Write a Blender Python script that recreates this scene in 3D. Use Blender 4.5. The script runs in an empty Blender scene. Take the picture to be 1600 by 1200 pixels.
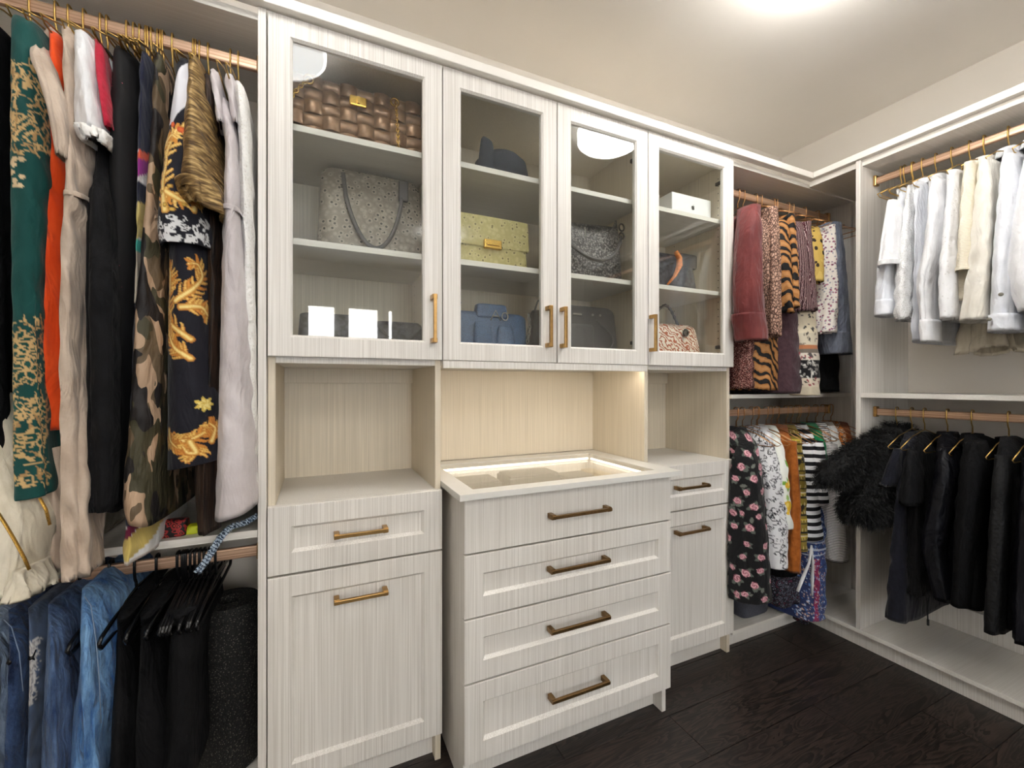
import bpy, math, random
import numpy as np

# ------------------------------------------------------------------ camera, world, lights, exposure
SC = bpy.context.scene
COL = SC.collection
F_PX, YAW, CAM_H = 670.0, math.radians(24.53), 1.16
SY, CY = math.sin(YAW), math.cos(YAW)

cam_d = bpy.data.cameras.new('camera')
cam_d.sensor_fit = 'HORIZONTAL'; cam_d.sensor_width = 36.0
cam_d.lens = 36.0 * F_PX / 1600.0
cam_d.shift_y = 1.0 / 1600.0
cam_d.clip_start = 0.02
cam = bpy.data.objects.new('camera', cam_d); COL.objects.link(cam)
cam.location = (0, 0, CAM_H); cam.rotation_euler = (math.pi / 2, 0, -YAW)
SC.camera = cam

SC.view_settings.view_transform = 'Standard'
SC.view_settings.look = 'None'
SC.view_settings.gamma = 1.0
SC.view_settings.use_curve_mapping = False
SC.view_settings.exposure = 0.42

LAMP_STRENGTH = 7.5
FILL_LAMP_STRENGTH = 20.0  # unseen lamps added behind the camera to fill the cabinet fronts
LED_STRENGTH = 17.0
SKY_STRENGTH = 12.0

world = bpy.data.worlds.new('world'); SC.world = world; world.use_nodes = True
wt = world.node_tree; wt.nodes.clear()
w_out = wt.nodes.new('ShaderNodeOutputWorld'); w_bg = wt.nodes.new('ShaderNodeBackground')
w_tc = wt.nodes.new('ShaderNodeTexCoord'); w_ns = wt.nodes.new('ShaderNodeTexNoise'); w_cr = wt.nodes.new('ShaderNodeValToRGB')
w_ns.inputs['Scale'].default_value = 3.0; w_ns.inputs['Detail'].default_value = 6.0
w_cr.color_ramp.elements[0].position = .40; w_cr.color_ramp.elements[0].color = (.66, .77, .94, 1)
w_cr.color_ramp.elements[1].position = .60; w_cr.color_ramp.elements[1].color = (1.0, .98, .96, 1)
wt.links.new(w_tc.outputs['Generated'], w_ns.inputs['Vector'])
wt.links.new(w_ns.outputs['Fac'], w_cr.inputs['Fac']); wt.links.new(w_cr.outputs['Color'], w_bg.inputs['Color'])
w_bg.inputs['Strength'].default_value = SKY_STRENGTH
wt.links.new(w_bg.outputs['Background'], w_out.inputs['Surface'])

# ------------------------------------------------------------------ measuring helpers: a sight line meets a real plane of the room
def ray(px, py):
    u = (px - 800.0) / F_PX; v = (601.0 - py) / F_PX
    return (SY + u * CY, CY - u * SY, v)
def on_y(px, py, Y):
    d = ray(px, py); t = Y / d[1]; return (t * d[0], Y, CAM_H + t * d[2])
def on_x(px, py, X):
    d = ray(px, py); t = X / d[0]; return (X, t * d[1], CAM_H + t * d[2])

# ------------------------------------------------------------------ materials
def lin(c):
    c = c / 255.0
    return c / 12.92 if c <= .04045 else ((c + .055) / 1.055) ** 2.4
def C(r, g, b): return (lin(r), lin(g), lin(b), 1.0)

def nd(nt, t, ins=None, **props):
    n = nt.nodes.new('ShaderNode' + t)
    for k, v in props.items(): setattr(n, k, v)
    for k, v in (ins or {}).items():
        s = n.inputs[k]
        if isinstance(v, tuple) and len(v) == 2 and hasattr(v[0], 'outputs'): nt.links.new(v[0].outputs[v[1]], s)
        else: s.default_value = v
    return n
def ramp(nt, src, stops, interp='LINEAR'):
    r = nt.nodes.new('ShaderNodeValToRGB'); cr = r.color_ramp; cr.interpolation = interp
    while len(cr.elements) > 1: cr.elements.remove(cr.elements[-1])
    cr.elements[0].position = stops[0][0]; cr.elements[0].color = stops[0][1]
    for p, c in stops[1:]:
        e = cr.elements.new(p); e.color = c
    nt.links.new(src[0].outputs[src[1]], r.inputs['Fac'])
    return (r, 'Color')
def new_mat(name, rough=.6, metal=0.0, base=(.5, .5, .5, 1), spec=.5):
    m = bpy.data.materials.new(name); m.use_nodes = True
    b = m.node_tree.nodes['Principled BSDF']
    b.inputs['Base Color'].default_value = base; b.inputs['Roughness'].default_value = rough
    b.inputs['Metallic'].default_value = metal; b.inputs['Specular IOR Level'].default_value = spec
    return m, m.node_tree, b
def coords(nt, sx, sy, sz, rot=(0, 0, 0)):
    g = nd(nt, 'NewGeometry')
    return (nd(nt, 'Mapping', {'Vector': (g, 'Position'), 'Scale': (sx, sy, sz), 'Rotation': rot}), 'Vector')
def crease(nt, b, strength=.5, dist=.012, scale=13.0):
    n = nd(nt, 'TexNoise', {'Vector': coords(nt, 1, 1, .42), 'Scale': scale, 'Detail': 3.0, 'Roughness': .55, 'Distortion': 1.4})
    n2 = nd(nt, 'TexNoise', {'Vector': coords(nt, 1, 1, .3), 'Scale': scale * 2.6, 'Detail': 2.0, 'Roughness': .5, 'Distortion': .8})
    sm = nd(nt, 'Math', {0: (n2, 'Fac'), 1: .35, 2: (n, 'Fac')}, operation='MULTIPLY_ADD')
    bp = nd(nt, 'Bump', {'Height': (sm, 'Value'), 'Strength': min(1.0, strength * 1.5), 'Distance': dist * 1.5})
    if b.inputs['Normal'].links: nt.links.new(bp.outputs['Normal'], b.inputs['Normal'].links[0].from_node.inputs['Normal'])
    else: nt.links.new(bp.outputs['Normal'], b.inputs['Normal'])
def bump(nt, b, src, strength, dist=.002):
    bp = nd(nt, 'Bump', {'Height': src, 'Strength': strength, 'Distance': dist})
    nt.links.new(bp.outputs['Normal'], b.inputs['Normal'])
def to_base(nt, b, src): nt.links.new(src[0].outputs[src[1]], b.inputs['Base Color'])

M = {}
def grain_mat(name, c1, c2, rough=.45, axis='z'):
    m, nt, b = new_mat(name, rough)
    sc = {'z': (430, 430, 2.5), 'x': (2.5, 430, 430)}[axis]
    v = coords(nt, *sc)
    n = nd(nt, 'TexNoise', {'Vector': v, 'Scale': 1.0, 'Detail': 2.0, 'Roughness': .6})
    to_base(nt, b, ramp(nt, (n, 'Fac'), [(.28, c1), (.72, c2)]))
    bump(nt, b, (n, 'Fac'), .25, .0006)
    return m
M['cab'] = grain_mat('white_grain', C(206, 200, 191), C(240, 236, 230))
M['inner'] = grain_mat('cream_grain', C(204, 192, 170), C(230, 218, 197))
M['shelf'] = grain_mat('white_shelf', C(218, 213, 204), C(234, 230, 223), axis='x')

def plain(name, col, rough=.6, metal=0.0, noise=0.0, nscale=40, bmp=0.0, bscale=200, spec=.5, sheen=0.0):
    m, nt, b = new_mat(name, rough, metal, col, spec)
    if noise:
        n = nd(nt, 'TexNoise', {'Vector': coords(nt, 1, 1, 1), 'Scale': nscale, 'Detail': 4.0})
        lo = tuple(max(0, x * (1 - noise)) for x in col[:3]) + (1,); hi = tuple(min(1, x * (1 + noise)) for x in col[:3]) + (1,)
        to_base(nt, b, ramp(nt, (n, 'Fac'), [(.3, lo), (.7, hi)]))
    if bmp:
        n2 = nd(nt, 'TexNoise', {'Vector': coords(nt, 1, 1, 1), 'Scale': bscale, 'Detail': 2.0})
        bump(nt, b, (n2, 'Fac'), bmp)
    if sheen: b.inputs['Sheen Weight'].default_value = sheen
    M[name] = m
    return m
plain('wall', C(222, 215, 205), .9, noise=.02, nscale=3, bmp=.08, bscale=250)
plain('ceiling', C(240, 235, 228), .9, noise=.015, nscale=3, bmp=.05, bscale=200)
plain('trim', C(238, 233, 225), .4)
plain('brass', C(176, 140, 88), .28, .95, noise=.12, nscale=90)
plain('bronze', C(132, 104, 68), .32, .9, noise=.15, nscale=120)
plain('gold', C(212, 172, 84), .25, 1.0)
plain('wire', C(196, 160, 92), .3, .95)
plain('rose_wire', C(186, 140, 96), .3, .95)
plain('black_plastic', C(16, 16, 18), .25)
plain('white_plastic', C(240, 240, 240), .4)
plain('steel', C(150, 148, 140), .3, .9)
plain('dark_frame', C(52, 50, 48), .5)
plain('counter', C(222, 220, 214), .3, noise=.02, nscale=30)
plain('dark_metal', C(70, 66, 60), .35, .9)
def rod_mat():
    m, nt, b = new_mat('rod', .38, .55)
    n = nd(nt, 'TexNoise', {'Vector': coords(nt, 2, 2, 420), 'Scale': 1.0, 'Detail': 2.0})
    to_base(nt, b, ramp(nt, (n, 'Fac'), [(.35, C(176, 138, 112)), (.65, C(222, 188, 160))]))
    M['rod'] = m
rod_mat()
def glass_mat(name, tint, refl=.045):
    m = bpy.data.materials.new(name); m.use_nodes = True; nt = m.node_tree; nt.nodes.clear()
    lw = nd(nt, 'LayerWeight', {'Blend': .5})
    p = nd(nt, 'Math', {0: (lw, 'Facing'), 1: 5.0}, operation='POWER')
    q = nd(nt, 'Math', {0: (p, 'Value'), 1: 1 - refl, 2: refl}, operation='MULTIPLY_ADD')
    tr = nd(nt, 'BsdfTransparent', {'Color': tint}); gl = nd(nt, 'BsdfGlossy', {'Roughness': 0.0, 'Color': (1, 1, 1, 1)})
    mx = nd(nt, 'MixShader', {0: (q, 'Value'), 1: (tr, 'BSDF'), 2: (gl, 'BSDF')})
    o = nd(nt, 'OutputMaterial', {'Surface': (mx, 'Shader')})
    M[name] = m
glass_mat('glass', (.955, .965, .955, 1))
glass_mat('clear', (.97, .97, .96, 1), .04)
def emit(name, col, s):
    m = bpy.data.materials.new(name); m.use_nodes = True; nt = m.node_tree; nt.nodes.clear()
    e = nd(nt, 'Emission', {'Color': col, 'Strength': s}); nd(nt, 'OutputMaterial', {'Surface': (e, 'Emission')})
    M[name] = m
emit('lamp_glow', (1.0, .99, .965, 1), LAMP_STRENGTH)
emit('lamp_side', (1.0, .99, .965, 1), LAMP_STRENGTH * 2.2)
emit('corner_lamp_glow', (1.0, .99, .965, 1), LAMP_STRENGTH * 3.6)
emit('corner_lamp_side', (1.0, .99, .965, 1), LAMP_STRENGTH * 2.9)
emit('fill_lamp_glow', (1.0, .99, .965, 1), FILL_LAMP_STRENGTH)  # emission of the added fill lamps
emit('fill_lamp_side', (1.0, .99, .965, 1), FILL_LAMP_STRENGTH * .5)
emit('led', (1.0, .88, .73, 1), LED_STRENGTH)
emit('led_low', (1.0, .93, .82, 1), LED_STRENGTH * .32)
def floor_mat():
    m, nt, b = new_mat('dark_oak', .42)
    oi = nd(nt, 'ObjectInfo')
    sh = nd(nt, 'Math', {0: (oi, 'Random'), 1: 37.0}, operation='MULTIPLY')
    g = nd(nt, 'NewGeometry')
    off = nd(nt, 'CombineXYZ', {'X': (sh, 'Value'), 'Y': (sh, 'Value')})
    ad = nd(nt, 'VectorMath', {0: (g, 'Position'), 1: (off, 'Vector')}, operation='ADD')
    mp = nd(nt, 'Mapping', {'Vector': (ad, 'Vector'), 'Scale': (2.2, 16, 1)})
    n1 = nd(nt, 'TexNoise', {'Vector': (mp, 'Vector'), 'Scale': 1.0, 'Detail': 3.0, 'Distortion': .8})
    rg = nd(nt, 'Math', {0: (n1, 'Fac'), 1: 14.0}, operation='MULTIPLY'); fr = nd(nt, 'Math', {0: (rg, 'Value')}, operation='FRACT')
    mp2 = nd(nt, 'Mapping', {'Vector': (ad, 'Vector'), 'Scale': (14, 260, 1)})
    n2 = nd(nt, 'TexNoise', {'Vector': (mp2, 'Vector'), 'Scale': 1.0, 'Detail': 2.0})
    sm = nd(nt, 'Math', {0: (fr, 'Value'), 1: .55, 2: 0.0}, operation='MULTIPLY_ADD')
    s2 = nd(nt, 'Math', {0: (n2, 'Fac'), 1: .55, 2: (sm, 'Value')}, operation='MULTIPLY_ADD')
    c = ramp(nt, (s2, 'Value'), [(.22, C(8, 6, 5)), (.5, C(27, 21, 18)), (.72, C(52, 41, 36))])
    hv = nd(nt, 'Math', {0: (oi, 'Random'), 1: .5, 2: .75}, operation='MULTIPLY_ADD')
    hs = nd(nt, 'HueSaturation', {'Value': (hv, 'Value'), 'Color': c})
    to_base(nt, b, (hs, 'Color')); bump(nt, b, (s2, 'Value'), .25, .001)
    M['floor'] = m
floor_mat()

# fabrics ------------------------------------------------------------
def fabric(name, c1, c2=None, rough=.85, scale=60, weave=900, bmp=.25, sheen=.15, metal=0.0, stretch=(1, 1, 1)):
    c2 = c2 or tuple(min(1, x * 1.18 + .002) for x in c1[:3]) + (1,)
    m, nt, b = new_mat(name, rough, metal, c1, .18)
    n = nd(nt, 'TexNoise', {'Vector': coords(nt, *stretch), 'Scale': scale, 'Detail': 5.0, 'Roughness': .6})
    to_base(nt, b, ramp(nt, (n, 'Fac'), [(.35, c1), (.65, c2)]))
    w = nd(nt, 'TexNoise', {'Vector': coords(nt, 1, 1, 1), 'Scale': weave, 'Detail': 1.0})
    ad = nd(nt, 'Math', {0: (n, 'Fac'), 1: (w, 'Fac')}, operation='ADD')
    bump(nt, b, (ad, 'Value'), bmp, .0015); crease(nt, b)
    b.inputs['Sheen Weight'].default_value = sheen
    M[name] = m
    return m
def painted(name, rough=.8, sheen=.1, metal=0.0, bmp=.2, weave=700):
    m, nt, b = new_mat(name, rough, metal, spec=.3)
    a = nd(nt, 'VertexColor', layer_name='Col'); to_base(nt, b, (a, 'Color'))
    w = nd(nt, 'TexNoise', {'Vector': coords(nt, 1, 1, 1), 'Scale': weave, 'Detail': 2.0}); bump(nt, b, (w, 'Fac'), bmp, .001); crease(nt, b, .35)
    b.inputs['Sheen Weight'].default_value = sheen
    M[name] = m
    return m
def voro_print(name, scale, stops, feature='F1', rough=.75, metal=0.0, stretch=(1, 1, 1), distort=.0, bmp=.0, interp='CONSTANT', out='Distance', soft=False):
    m, nt, b = new_mat(name, rough, metal, spec=.35)
    v = coords(nt, *stretch)
    if distort:
        n = nd(nt, 'TexNoise', {'Vector': v, 'Scale': scale * .6, 'Detail': 2.0})
        mm = nd(nt, 'VectorMath', {0: (n, 'Color'), 1: (distort, distort, distort)}, operation='MULTIPLY')
        v = (nd(nt, 'VectorMath', {0: v, 1: (mm, 'Vector')}, operation='ADD'), 'Vector')
    vo = nd(nt, 'TexVoronoi', {'Vector': v, 'Scale': scale}, feature=feature)
    src = (vo, out)
    to_base(nt, b, ramp(nt, src, stops, interp))
    if bmp: bump(nt, b, (vo, 'Distance'), bmp, .002)
    if soft: crease(nt, b, .4)
    M[name] = m
    return m
def noise_print(name, scale, stops, rough=.8, metal=0.0, stretch=(1, 1, 1), rot=(0, 0, 0), distort=0.0, detail=2.0, interp='CONSTANT', bmp=0.0):
    m, nt, b = new_mat(name, rough, metal, spec=.35)
    n = nd(nt, 'TexNoise', {'Vector': coords(nt, *stretch, rot), 'Scale': scale, 'Detail': detail, 'Distortion': distort})
    to_base(nt, b, ramp(nt, (n, 'Fac'), stops, interp))
    if bmp: bump(nt, b, (n, 'Fac'), bmp, .003)
    M[name] = m
    return m
def wave_print(name, scale, stops, direction='Z', rough=.8, distort=0.0, dscale=1.0, interp='CONSTANT', rot=(0, 0, 0), bmp=0.0, stretch=(1, 1, 1)):
    m, nt, b = new_mat(name, rough, spec=.35)
    w = nd(nt, 'TexWave', {'Vector': coords(nt, *stretch, rot), 'Scale': scale, 'Distortion': distort, 'Detail': 2.0, 'Detail Scale': dscale}, bands_direction=direction)
    to_base(nt, b, ramp(nt, (w, 'Fac'), stops, interp))
    if bmp: bump(nt, b, (w, 'Fac'), bmp, .002)
    crease(nt, b, .4)
    M[name] = m
    return m
BLK = C(14, 13, 15)
painted('paint'); painted('paint_shiny', .5)
fabric('black', C(7, 7, 8), C(14, 14, 16), sheen=.0)
fabric('black_soft', C(9, 9, 11), C(17, 17, 20), .75, sheen=.03)
fabric('black_satin', C(10, 10, 13), C(19, 19, 24), .42, sheen=.0, scale=8)
fabric('navy_black', C(14, 15, 24), C(24, 25, 36), .8)
fabric('charcoal', C(16, 16, 19), C(28, 28, 33), .6, sheen=.2)
fabric('trouser', C(12, 12, 14), C(18, 18, 20), .85, sheen=.0)
voro_print('lace_black', 90, [(0, C(30, 30, 34)), (.25, C(8, 8, 9))], interp='LINEAR', bmp=.8, soft=True)
fabric('orange', C(240, 76, 22), C(250, 92, 36), .7, scale=12)
fabric('beige', C(180, 160, 142), C(202, 184, 166), .55, scale=14, sheen=.2)
fabric('white', C(228, 228, 230), C(240, 240, 242), .8, scale=20)
fabric('white_cool', C(222, 225, 232), C(236, 238, 244), .75, scale=20)
fabric('cream', C(226, 217, 198), C(238, 230, 214), .8, scale=20)
fabric('ivory', C(232, 226, 214), C(242, 238, 228), .75, scale=14)
fabric('sheer', C(204, 194, 172), C(228, 220, 202), .6, scale=25, stretch=(1, 1, .15))
voro_print('lace', 120, [(0, C(206, 200, 192)), (.35, C(238, 236, 232))], interp='LINEAR', bmp=.9, soft=True)
voro_print('lace_fine', 190, [(0, C(190, 186, 180)), (.4, C(238, 238, 238))], interp='LINEAR', bmp=.9, soft=True)
voro_print('eyelet', 70, [(0, C(200, 198, 196)), (.22, C(236, 236, 238))], interp='LINEAR', bmp=.6, soft=True)
wave_print('pleat_cream', 60, [(0, C(214, 203, 182)), (.5, C(238, 230, 212))], 'Z', interp='LINEAR', bmp=.4, distort=1.0)
fabric('lavender', C(196, 187, 188), C(212, 204, 205), .6, scale=10, sheen=.2)
fabric('red', C(170, 22, 48), C(190, 32, 60), .6)
def camo():
    m, nt, b = new_mat('camo', .6, spec=.35); src = None
    for k, (off, sc, thr, col) in enumerate(((0, 11, 0, C(176, 148, 122)), (3.1, 16, .5, C(98, 82, 62)), (7.7, 19, .53, C(66, 62, 44)), (12.3, 19, .56, C(30, 26, 26)))):
        mp = nd(nt, 'Mapping', {'Vector': coords(nt, 1.3, 1.3, .6), 'Location': (off, off, off)})
        n = nd(nt, 'TexNoise', {'Vector': (mp, 'Vector'), 'Scale': float(sc), 'Detail': 1.5, 'Distortion': .3})
        if src is None: src = (nd(nt, 'RGB'), 'Color'); src[0].outputs[0].default_value = col; continue
        g = nd(nt, 'Math', {0: (n, 'Fac'), 1: thr}, operation='GREATER_THAN')
        mx = nd(nt, 'MixRGB', {'Fac': (g, 'Value'), 'Color1': src, 'Color2': col}); src = (mx, 'Color')
    to_base(nt, b, src); crease(nt, b, .6); M['camo'] = m
camo()
noise_print('gold_crinkle', 1, [(.3, C(66, 48, 28)), (.5, C(126, 100, 60)), (.68, C(196, 166, 112))], .5, .35, stretch=(30, 30, 170), rot=(0, .5, 0), interp='LINEAR', bmp=1.0, detail=4.0)
noise_print('fringe', 1, [(.35, C(14, 11, 10)), (.65, C(64, 46, 34))], .6, stretch=(220, 220, 10), interp='LINEAR', bmp=.8)
noise_print('dots_black', 120, [(0, BLK), (.78, C(200, 90, 110))], .8)
def denim(name, c1, c2):
    m, nt, b = new_mat(name, .9, spec=.2)
    n = nd(nt, 'TexNoise', {'Vector': coords(nt, 1, 1, .25), 'Scale': 26.0, 'Detail': 8.0, 'Roughness': .75})
    to_base(nt, b, ramp(nt, (n, 'Fac'), [(.36, c1), (.64, c2)]))
    w = nd(nt, 'TexNoise', {'Vector': coords(nt, 1, 1, .4), 'Scale': 800.0, 'Detail': 2.0}); bump(nt, b, (w, 'Fac'), .6, .0015); crease(nt, b, .8, .014, 16.0)
    b.inputs['Sheen Weight'].default_value = .1
    M[name] = m
denim('denim_light', C(40, 88, 150), C(128, 172, 216))
denim('denim_mid', C(34, 54, 92), C(98, 124, 164))
denim('denim_dark', C(18, 30, 58), C(64, 88, 128))
denim('denim_pale', C(76, 94, 120), C(146, 164, 188))
denim('denim_shirt', C(74, 78, 92), C(122, 128, 142))
fabric('maroon', C(96, 40, 40), C(122, 56, 54), .5, scale=8, sheen=.2)
fabric('plum', C(66, 46, 52), C(80, 58, 64), .85)
voro_print('sequin', 420, [(0, C(54, 24, 26)), (.35, C(120, 70, 66)), (.7, C(214, 170, 160))], out='Color', rough=.3, metal=.6, bmp=.6, soft=True)
voro_print('snake', 130, [(0, C(36, 24, 20)), (.06, C(92, 66, 56)), (.15, C(160, 124, 106)), (.3, C(196, 160, 140))], 'DISTANCE_TO_EDGE', interp='LINEAR', stretch=(1, 1, .6), distort=.01, soft=True)
wave_print('tiger', 14, [(0, BLK), (.36, BLK), (.37, C(166, 112, 60)), (.8, C(184, 132, 80))], 'DIAGONAL', distort=5.0, dscale=1.2, rough=.7)
wave_print('rib_stripe', 46, [(0, C(50, 22, 28)), (.45, C(120, 58, 66)), (.62, C(222, 204, 200)), (.8, C(70, 26, 36))], 'X', distort=2.0, dscale=3.0, rough=.8)
voro_print('leopard', 34, [(0, C(40, 30, 18)), (.26, C(40, 30, 18)), (.3, C(196, 164, 84)), (.8, C(208, 178, 98))], rough=.7, distort=.02, stretch=(1, 1, .8), soft=True)
voro_print('ditsy', 75, [(0, C(60, 60, 70)), (.18, C(190, 90, 110)), (.28, C(150, 150, 160)), (.42, C(222, 214, 206))], rough=.8, distort=.01, soft=True)
wave_print('bw_stripe', 9.4, [(0, C(20, 20, 24)), (.5, C(234, 234, 236))], 'Z', rough=.85)
wave_print('pin_stripe', 42, [(0, C(60, 58, 62)), (.28, C(230, 226, 222))], 'Z', rough=.85)
voro_print('plaid', 60, [(0, C(190, 96, 40)), (.2, C(226, 214, 196)), (.4, C(66, 60, 66)), (.55, C(212, 130, 60))], rough=.8, distort=.02, soft=True)
fabric('rust', C(150, 82, 26), C(176, 100, 36), .7)
fabric('rust_dark', C(110, 54, 22), C(134, 70, 30), .7)
fabric('green', C(18, 116, 70), C(30, 134, 84), .8)
voro_print('boho', 95, [(0, C(24, 28, 58)), (.18, C(60, 92, 150)), (.32, C(196, 200, 214)), (.4, C(34, 40, 84)), (.55, C(150, 50, 92))], rough=.75, stretch=(1, 1, .55), soft=True)
voro_print('dark_boho', 95, [(0, C(20, 20, 30)), (.2, C(40, 44, 70)), (.34, C(150, 150, 160)), (.4, C(24, 24, 34)), (.75, C(90, 40, 60))], rough=.75, soft=True)
voro_print('fur_base', 60, [(0, C(6, 6, 7)), (1, C(12, 12, 13))])
plain('fur', C(10, 10, 11), .55, spec=.4)
voro_print('foam', 190, [(0, C(150, 144, 130)), (.16, C(96, 92, 84)), (.3, C(24, 24, 24)), (1, C(12, 12, 12))], interp='LINEAR', rough=.7, bmp=1.0)
voro_print('grey_basket', 260, [(0, C(44, 46, 54)), (.5, C(78, 80, 90))], interp='LINEAR', rough=.9, bmp=.8)
fabric('pink', C(196, 136, 136), C(210, 152, 152), .6)
# leathers
voro_print('bronze_leather', 30, [(0, C(124, 96, 72)), (1, C(172, 138, 108))], interp='LINEAR', rough=.38, metal=.35)
plain('bronze_tile', C(150, 118, 92), .36, .4, noise=.28, nscale=55)
voro_print('ostrich_grey', 62, [(0, C(50, 46, 42)), (.2, C(60, 56, 50)), (.3, C(164, 154, 140)), (.6, C(130, 122, 112))], interp='LINEAR', rough=.42, metal=.15, bmp=.9)
voro_print('ostrich_lime', 62, [(0, C(110, 98, 56)), (.17, C(120, 108, 62)), (.27, C(206, 194, 138)), (.6, C(188, 176, 118))], interp='LINEAR', rough=.45, bmp=.8)
voro_print('navy_leather', 220, [(0, C(40, 60, 88)), (.5, C(72, 98, 132))], interp='LINEAR', rough=.4, bmp=.5)
voro_print('woven_grey', 120, [(0, C(150, 145, 142)), (.35, C(110, 106, 104)), (.6, C(44, 42, 42))], interp='LINEAR', rough=.38, metal=.2, bmp=1.0, stretch=(1, 1, 1))
plain('grey_leather', C(74, 72, 72), .42, noise=.15, nscale=60, bmp=.3, bscale=500)
plain('black_leather', C(24, 24, 27), .4, noise=.2, nscale=80, bmp=.4, bscale=300)
plain('navy_felt', C(34, 42, 54), .9, noise=.2, nscale=90)
noise_print('black_croc', 60, [(.35, C(20, 20, 24)), (.65, C(74, 76, 84))], .35, interp='LINEAR', bmp=.8)
wave_print('orange_print', 22, [(0, C(176, 82, 28)), (.3, C(120, 62, 40)), (.36, C(236, 220, 200)), (.8, C(240, 226, 208))], 'DIAGONAL', distort=12.0, dscale=1.5, rough=.55)
plain('orange_scarf', C(206, 120, 52), .6, noise=.35, nscale=120)
plain('jewel_grey', C(150, 148, 140), .7, noise=.05, nscale=60)
plain('jewel_tan', C(206, 190, 160), .7)
voro_print('paisley_red', 70, [(0, C(206, 70, 50)), (.16, C(30, 14, 14)), (.3, C(160, 40, 40)), (.5, C(24, 12, 14))], rough=.6, distort=.02)
plain('lime', C(196, 206, 30), .6)
wave_print('braid', 60, [(0, C(30, 36, 48)), (.4, C(96, 118, 146)), (.75, C(190, 204, 220))], 'DIAGONAL', distort=6.0, dscale=4.0, rough=.8, interp='LINEAR')
plain('glitter', C(190, 150, 72), .3, .8, noise=.5, nscale=600)
# ------------------------------------------------------------------ mesh helpers
class MB:
    """collects vertices and faces of ONE piece"""
    def __init__(s): s.v = []; s.f = []
    def add(s, vs, fs):
        o = len(s.v); s.v += [tuple(p) for p in vs]; s.f += [tuple(i + o for i in f) for f in fs]; return s
    def box(s, x0, x1, y0, y1, z0, z1):
        return s.add([(x0, y0, z0), (x1, y0, z0), (x1, y1, z0), (x0, y1, z0), (x0, y0, z1), (x1, y0, z1), (x1, y1, z1), (x0, y1, z1)],
                     [(0, 3, 2, 1), (4, 5, 6, 7), (0, 1, 5, 4), (1, 2, 6, 5), (2, 3, 7, 6), (3, 0, 4, 7)])
    def tube(s, pts, r, n=8, closed=False, flat=1.0):
        P = [np.array(p, float) for p in pts]; k = len(P); rs = r if hasattr(r, '__len__') else [r] * k
        rings = []; up = None
        for i in range(k):
            a = P[(i - 1) % k] if (closed or i > 0) else P[i]; b = P[(i + 1) % k] if (closed or i < k - 1) else P[i]
            t = b - a; t /= (np.linalg.norm(t) + 1e-9)
            if up is None: up = np.array([0, 0, 1.]) if abs(t[2]) < .9 else np.array([1., 0, 0])
            sd = np.cross(t, up); sd /= (np.linalg.norm(sd) + 1e-9); up = np.cross(sd, t)
            rings.append([P[i] + rs[i] * (math.cos(2 * math.pi * j / n) * sd + flat * math.sin(2 * math.pi * j / n) * up) for j in range(n)])
        vs = [p for ring in rings for p in ring]; fs = []
        for i in range(k if closed else k - 1):
            for j in range(n):
                a = i * n + j; b = i * n + (j + 1) % n; i2 = ((i + 1) % k) * n
                fs.append((a, b, i2 + (j + 1) % n, i2 + j))
        if not closed: fs.append(tuple(range(n))[::-1]); fs.append(tuple((k - 1) * n + j for j in range(n)))
        return s.add(vs, fs)
    def lathe(s, prof, cx, cy, n=40, cap=True):
        vs = []; fs = []
        for r, z in prof:
            vs += [(cx + r * math.cos(2 * math.pi * j / n), cy + r * math.sin(2 * math.pi * j / n), z) for j in range(n)]
        for i in range(len(prof) - 1):
            for j in range(n): fs.append((i * n + j, i * n + (j + 1) % n, (i + 1) * n + (j + 1) % n, (i + 1) * n + j))
        if cap: fs.append(tuple(range(n))[::-1]); fs.append(tuple((len(prof) - 1) * n + j for j in range(n)))
        return s.add(vs, fs)
    def prism(s, poly, y0, y1):
        """polygon in (x, z) given depth along y"""
        n = len(poly)
        return s.add([(x, y0, z) for x, z in poly] + [(x, y1, z) for x, z in poly],
                     [tuple(range(n)), tuple(range(n, 2 * n))[::-1]] + [(i, i + n, (i + 1) % n + n, (i + 1) % n) for i in range(n)])
def obj(name, mb, mat, parent=None, smooth=False, bevel=0.0, loc=None):
    me = bpy.data.meshes.new(name)
    if isinstance(mb, bpy.types.Mesh): me = mb
    else:
        off = np.array(loc, float) if loc is not None else np.zeros(3)
        me.from_pydata([tuple(np.array(p) - off) for p in mb.v], [], mb.f); me.update()
        if smooth: me.shade_smooth()
        me.materials.append(M[mat])
    o = bpy.data.objects.new(name, me); COL.objects.link(o)
    if loc is not None: o.location = loc
    if parent is not None:
        o.parent = parent
        if parent.type == 'EMPTY' or tuple(parent.location) != (0, 0, 0): o.matrix_parent_inverse = parent_world(parent).inverted()
    if bevel:
        b = o.modifiers.new('bevel', 'BEVEL'); b.width = bevel; b.segments = 2; b.limit_method = 'ANGLE'; b.angle_limit = math.radians(40)
    return o
from mathutils import Matrix, Vector
def parent_world(p):
    m = Matrix.LocRotScale(p.location, p.rotation_euler, p.scale)
    if p.parent is not None: m = parent_world(p.parent) @ p.matrix_parent_inverse @ m
    return m
def tag(o, label, cat, group=None, kind=None):
    if label: o['label'] = label
    if cat: o['category'] = cat
    if group: o['group'] = group
    if kind: o['kind'] = kind
    return o
def thing(name, loc, label, cat, group=None):
    e = bpy.data.objects.new(name, None); COL.objects.link(e); e.location = loc; e.empty_display_size = .05
    return tag(e, label, cat, group)
def boxo(name, b, mat, parent=None, bevel=.0012): return obj(name, MB().box(*b), mat, parent, bevel=bevel)
def struct(o, label): o['kind'] = 'structure'; o['label'] = label; return o

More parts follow.
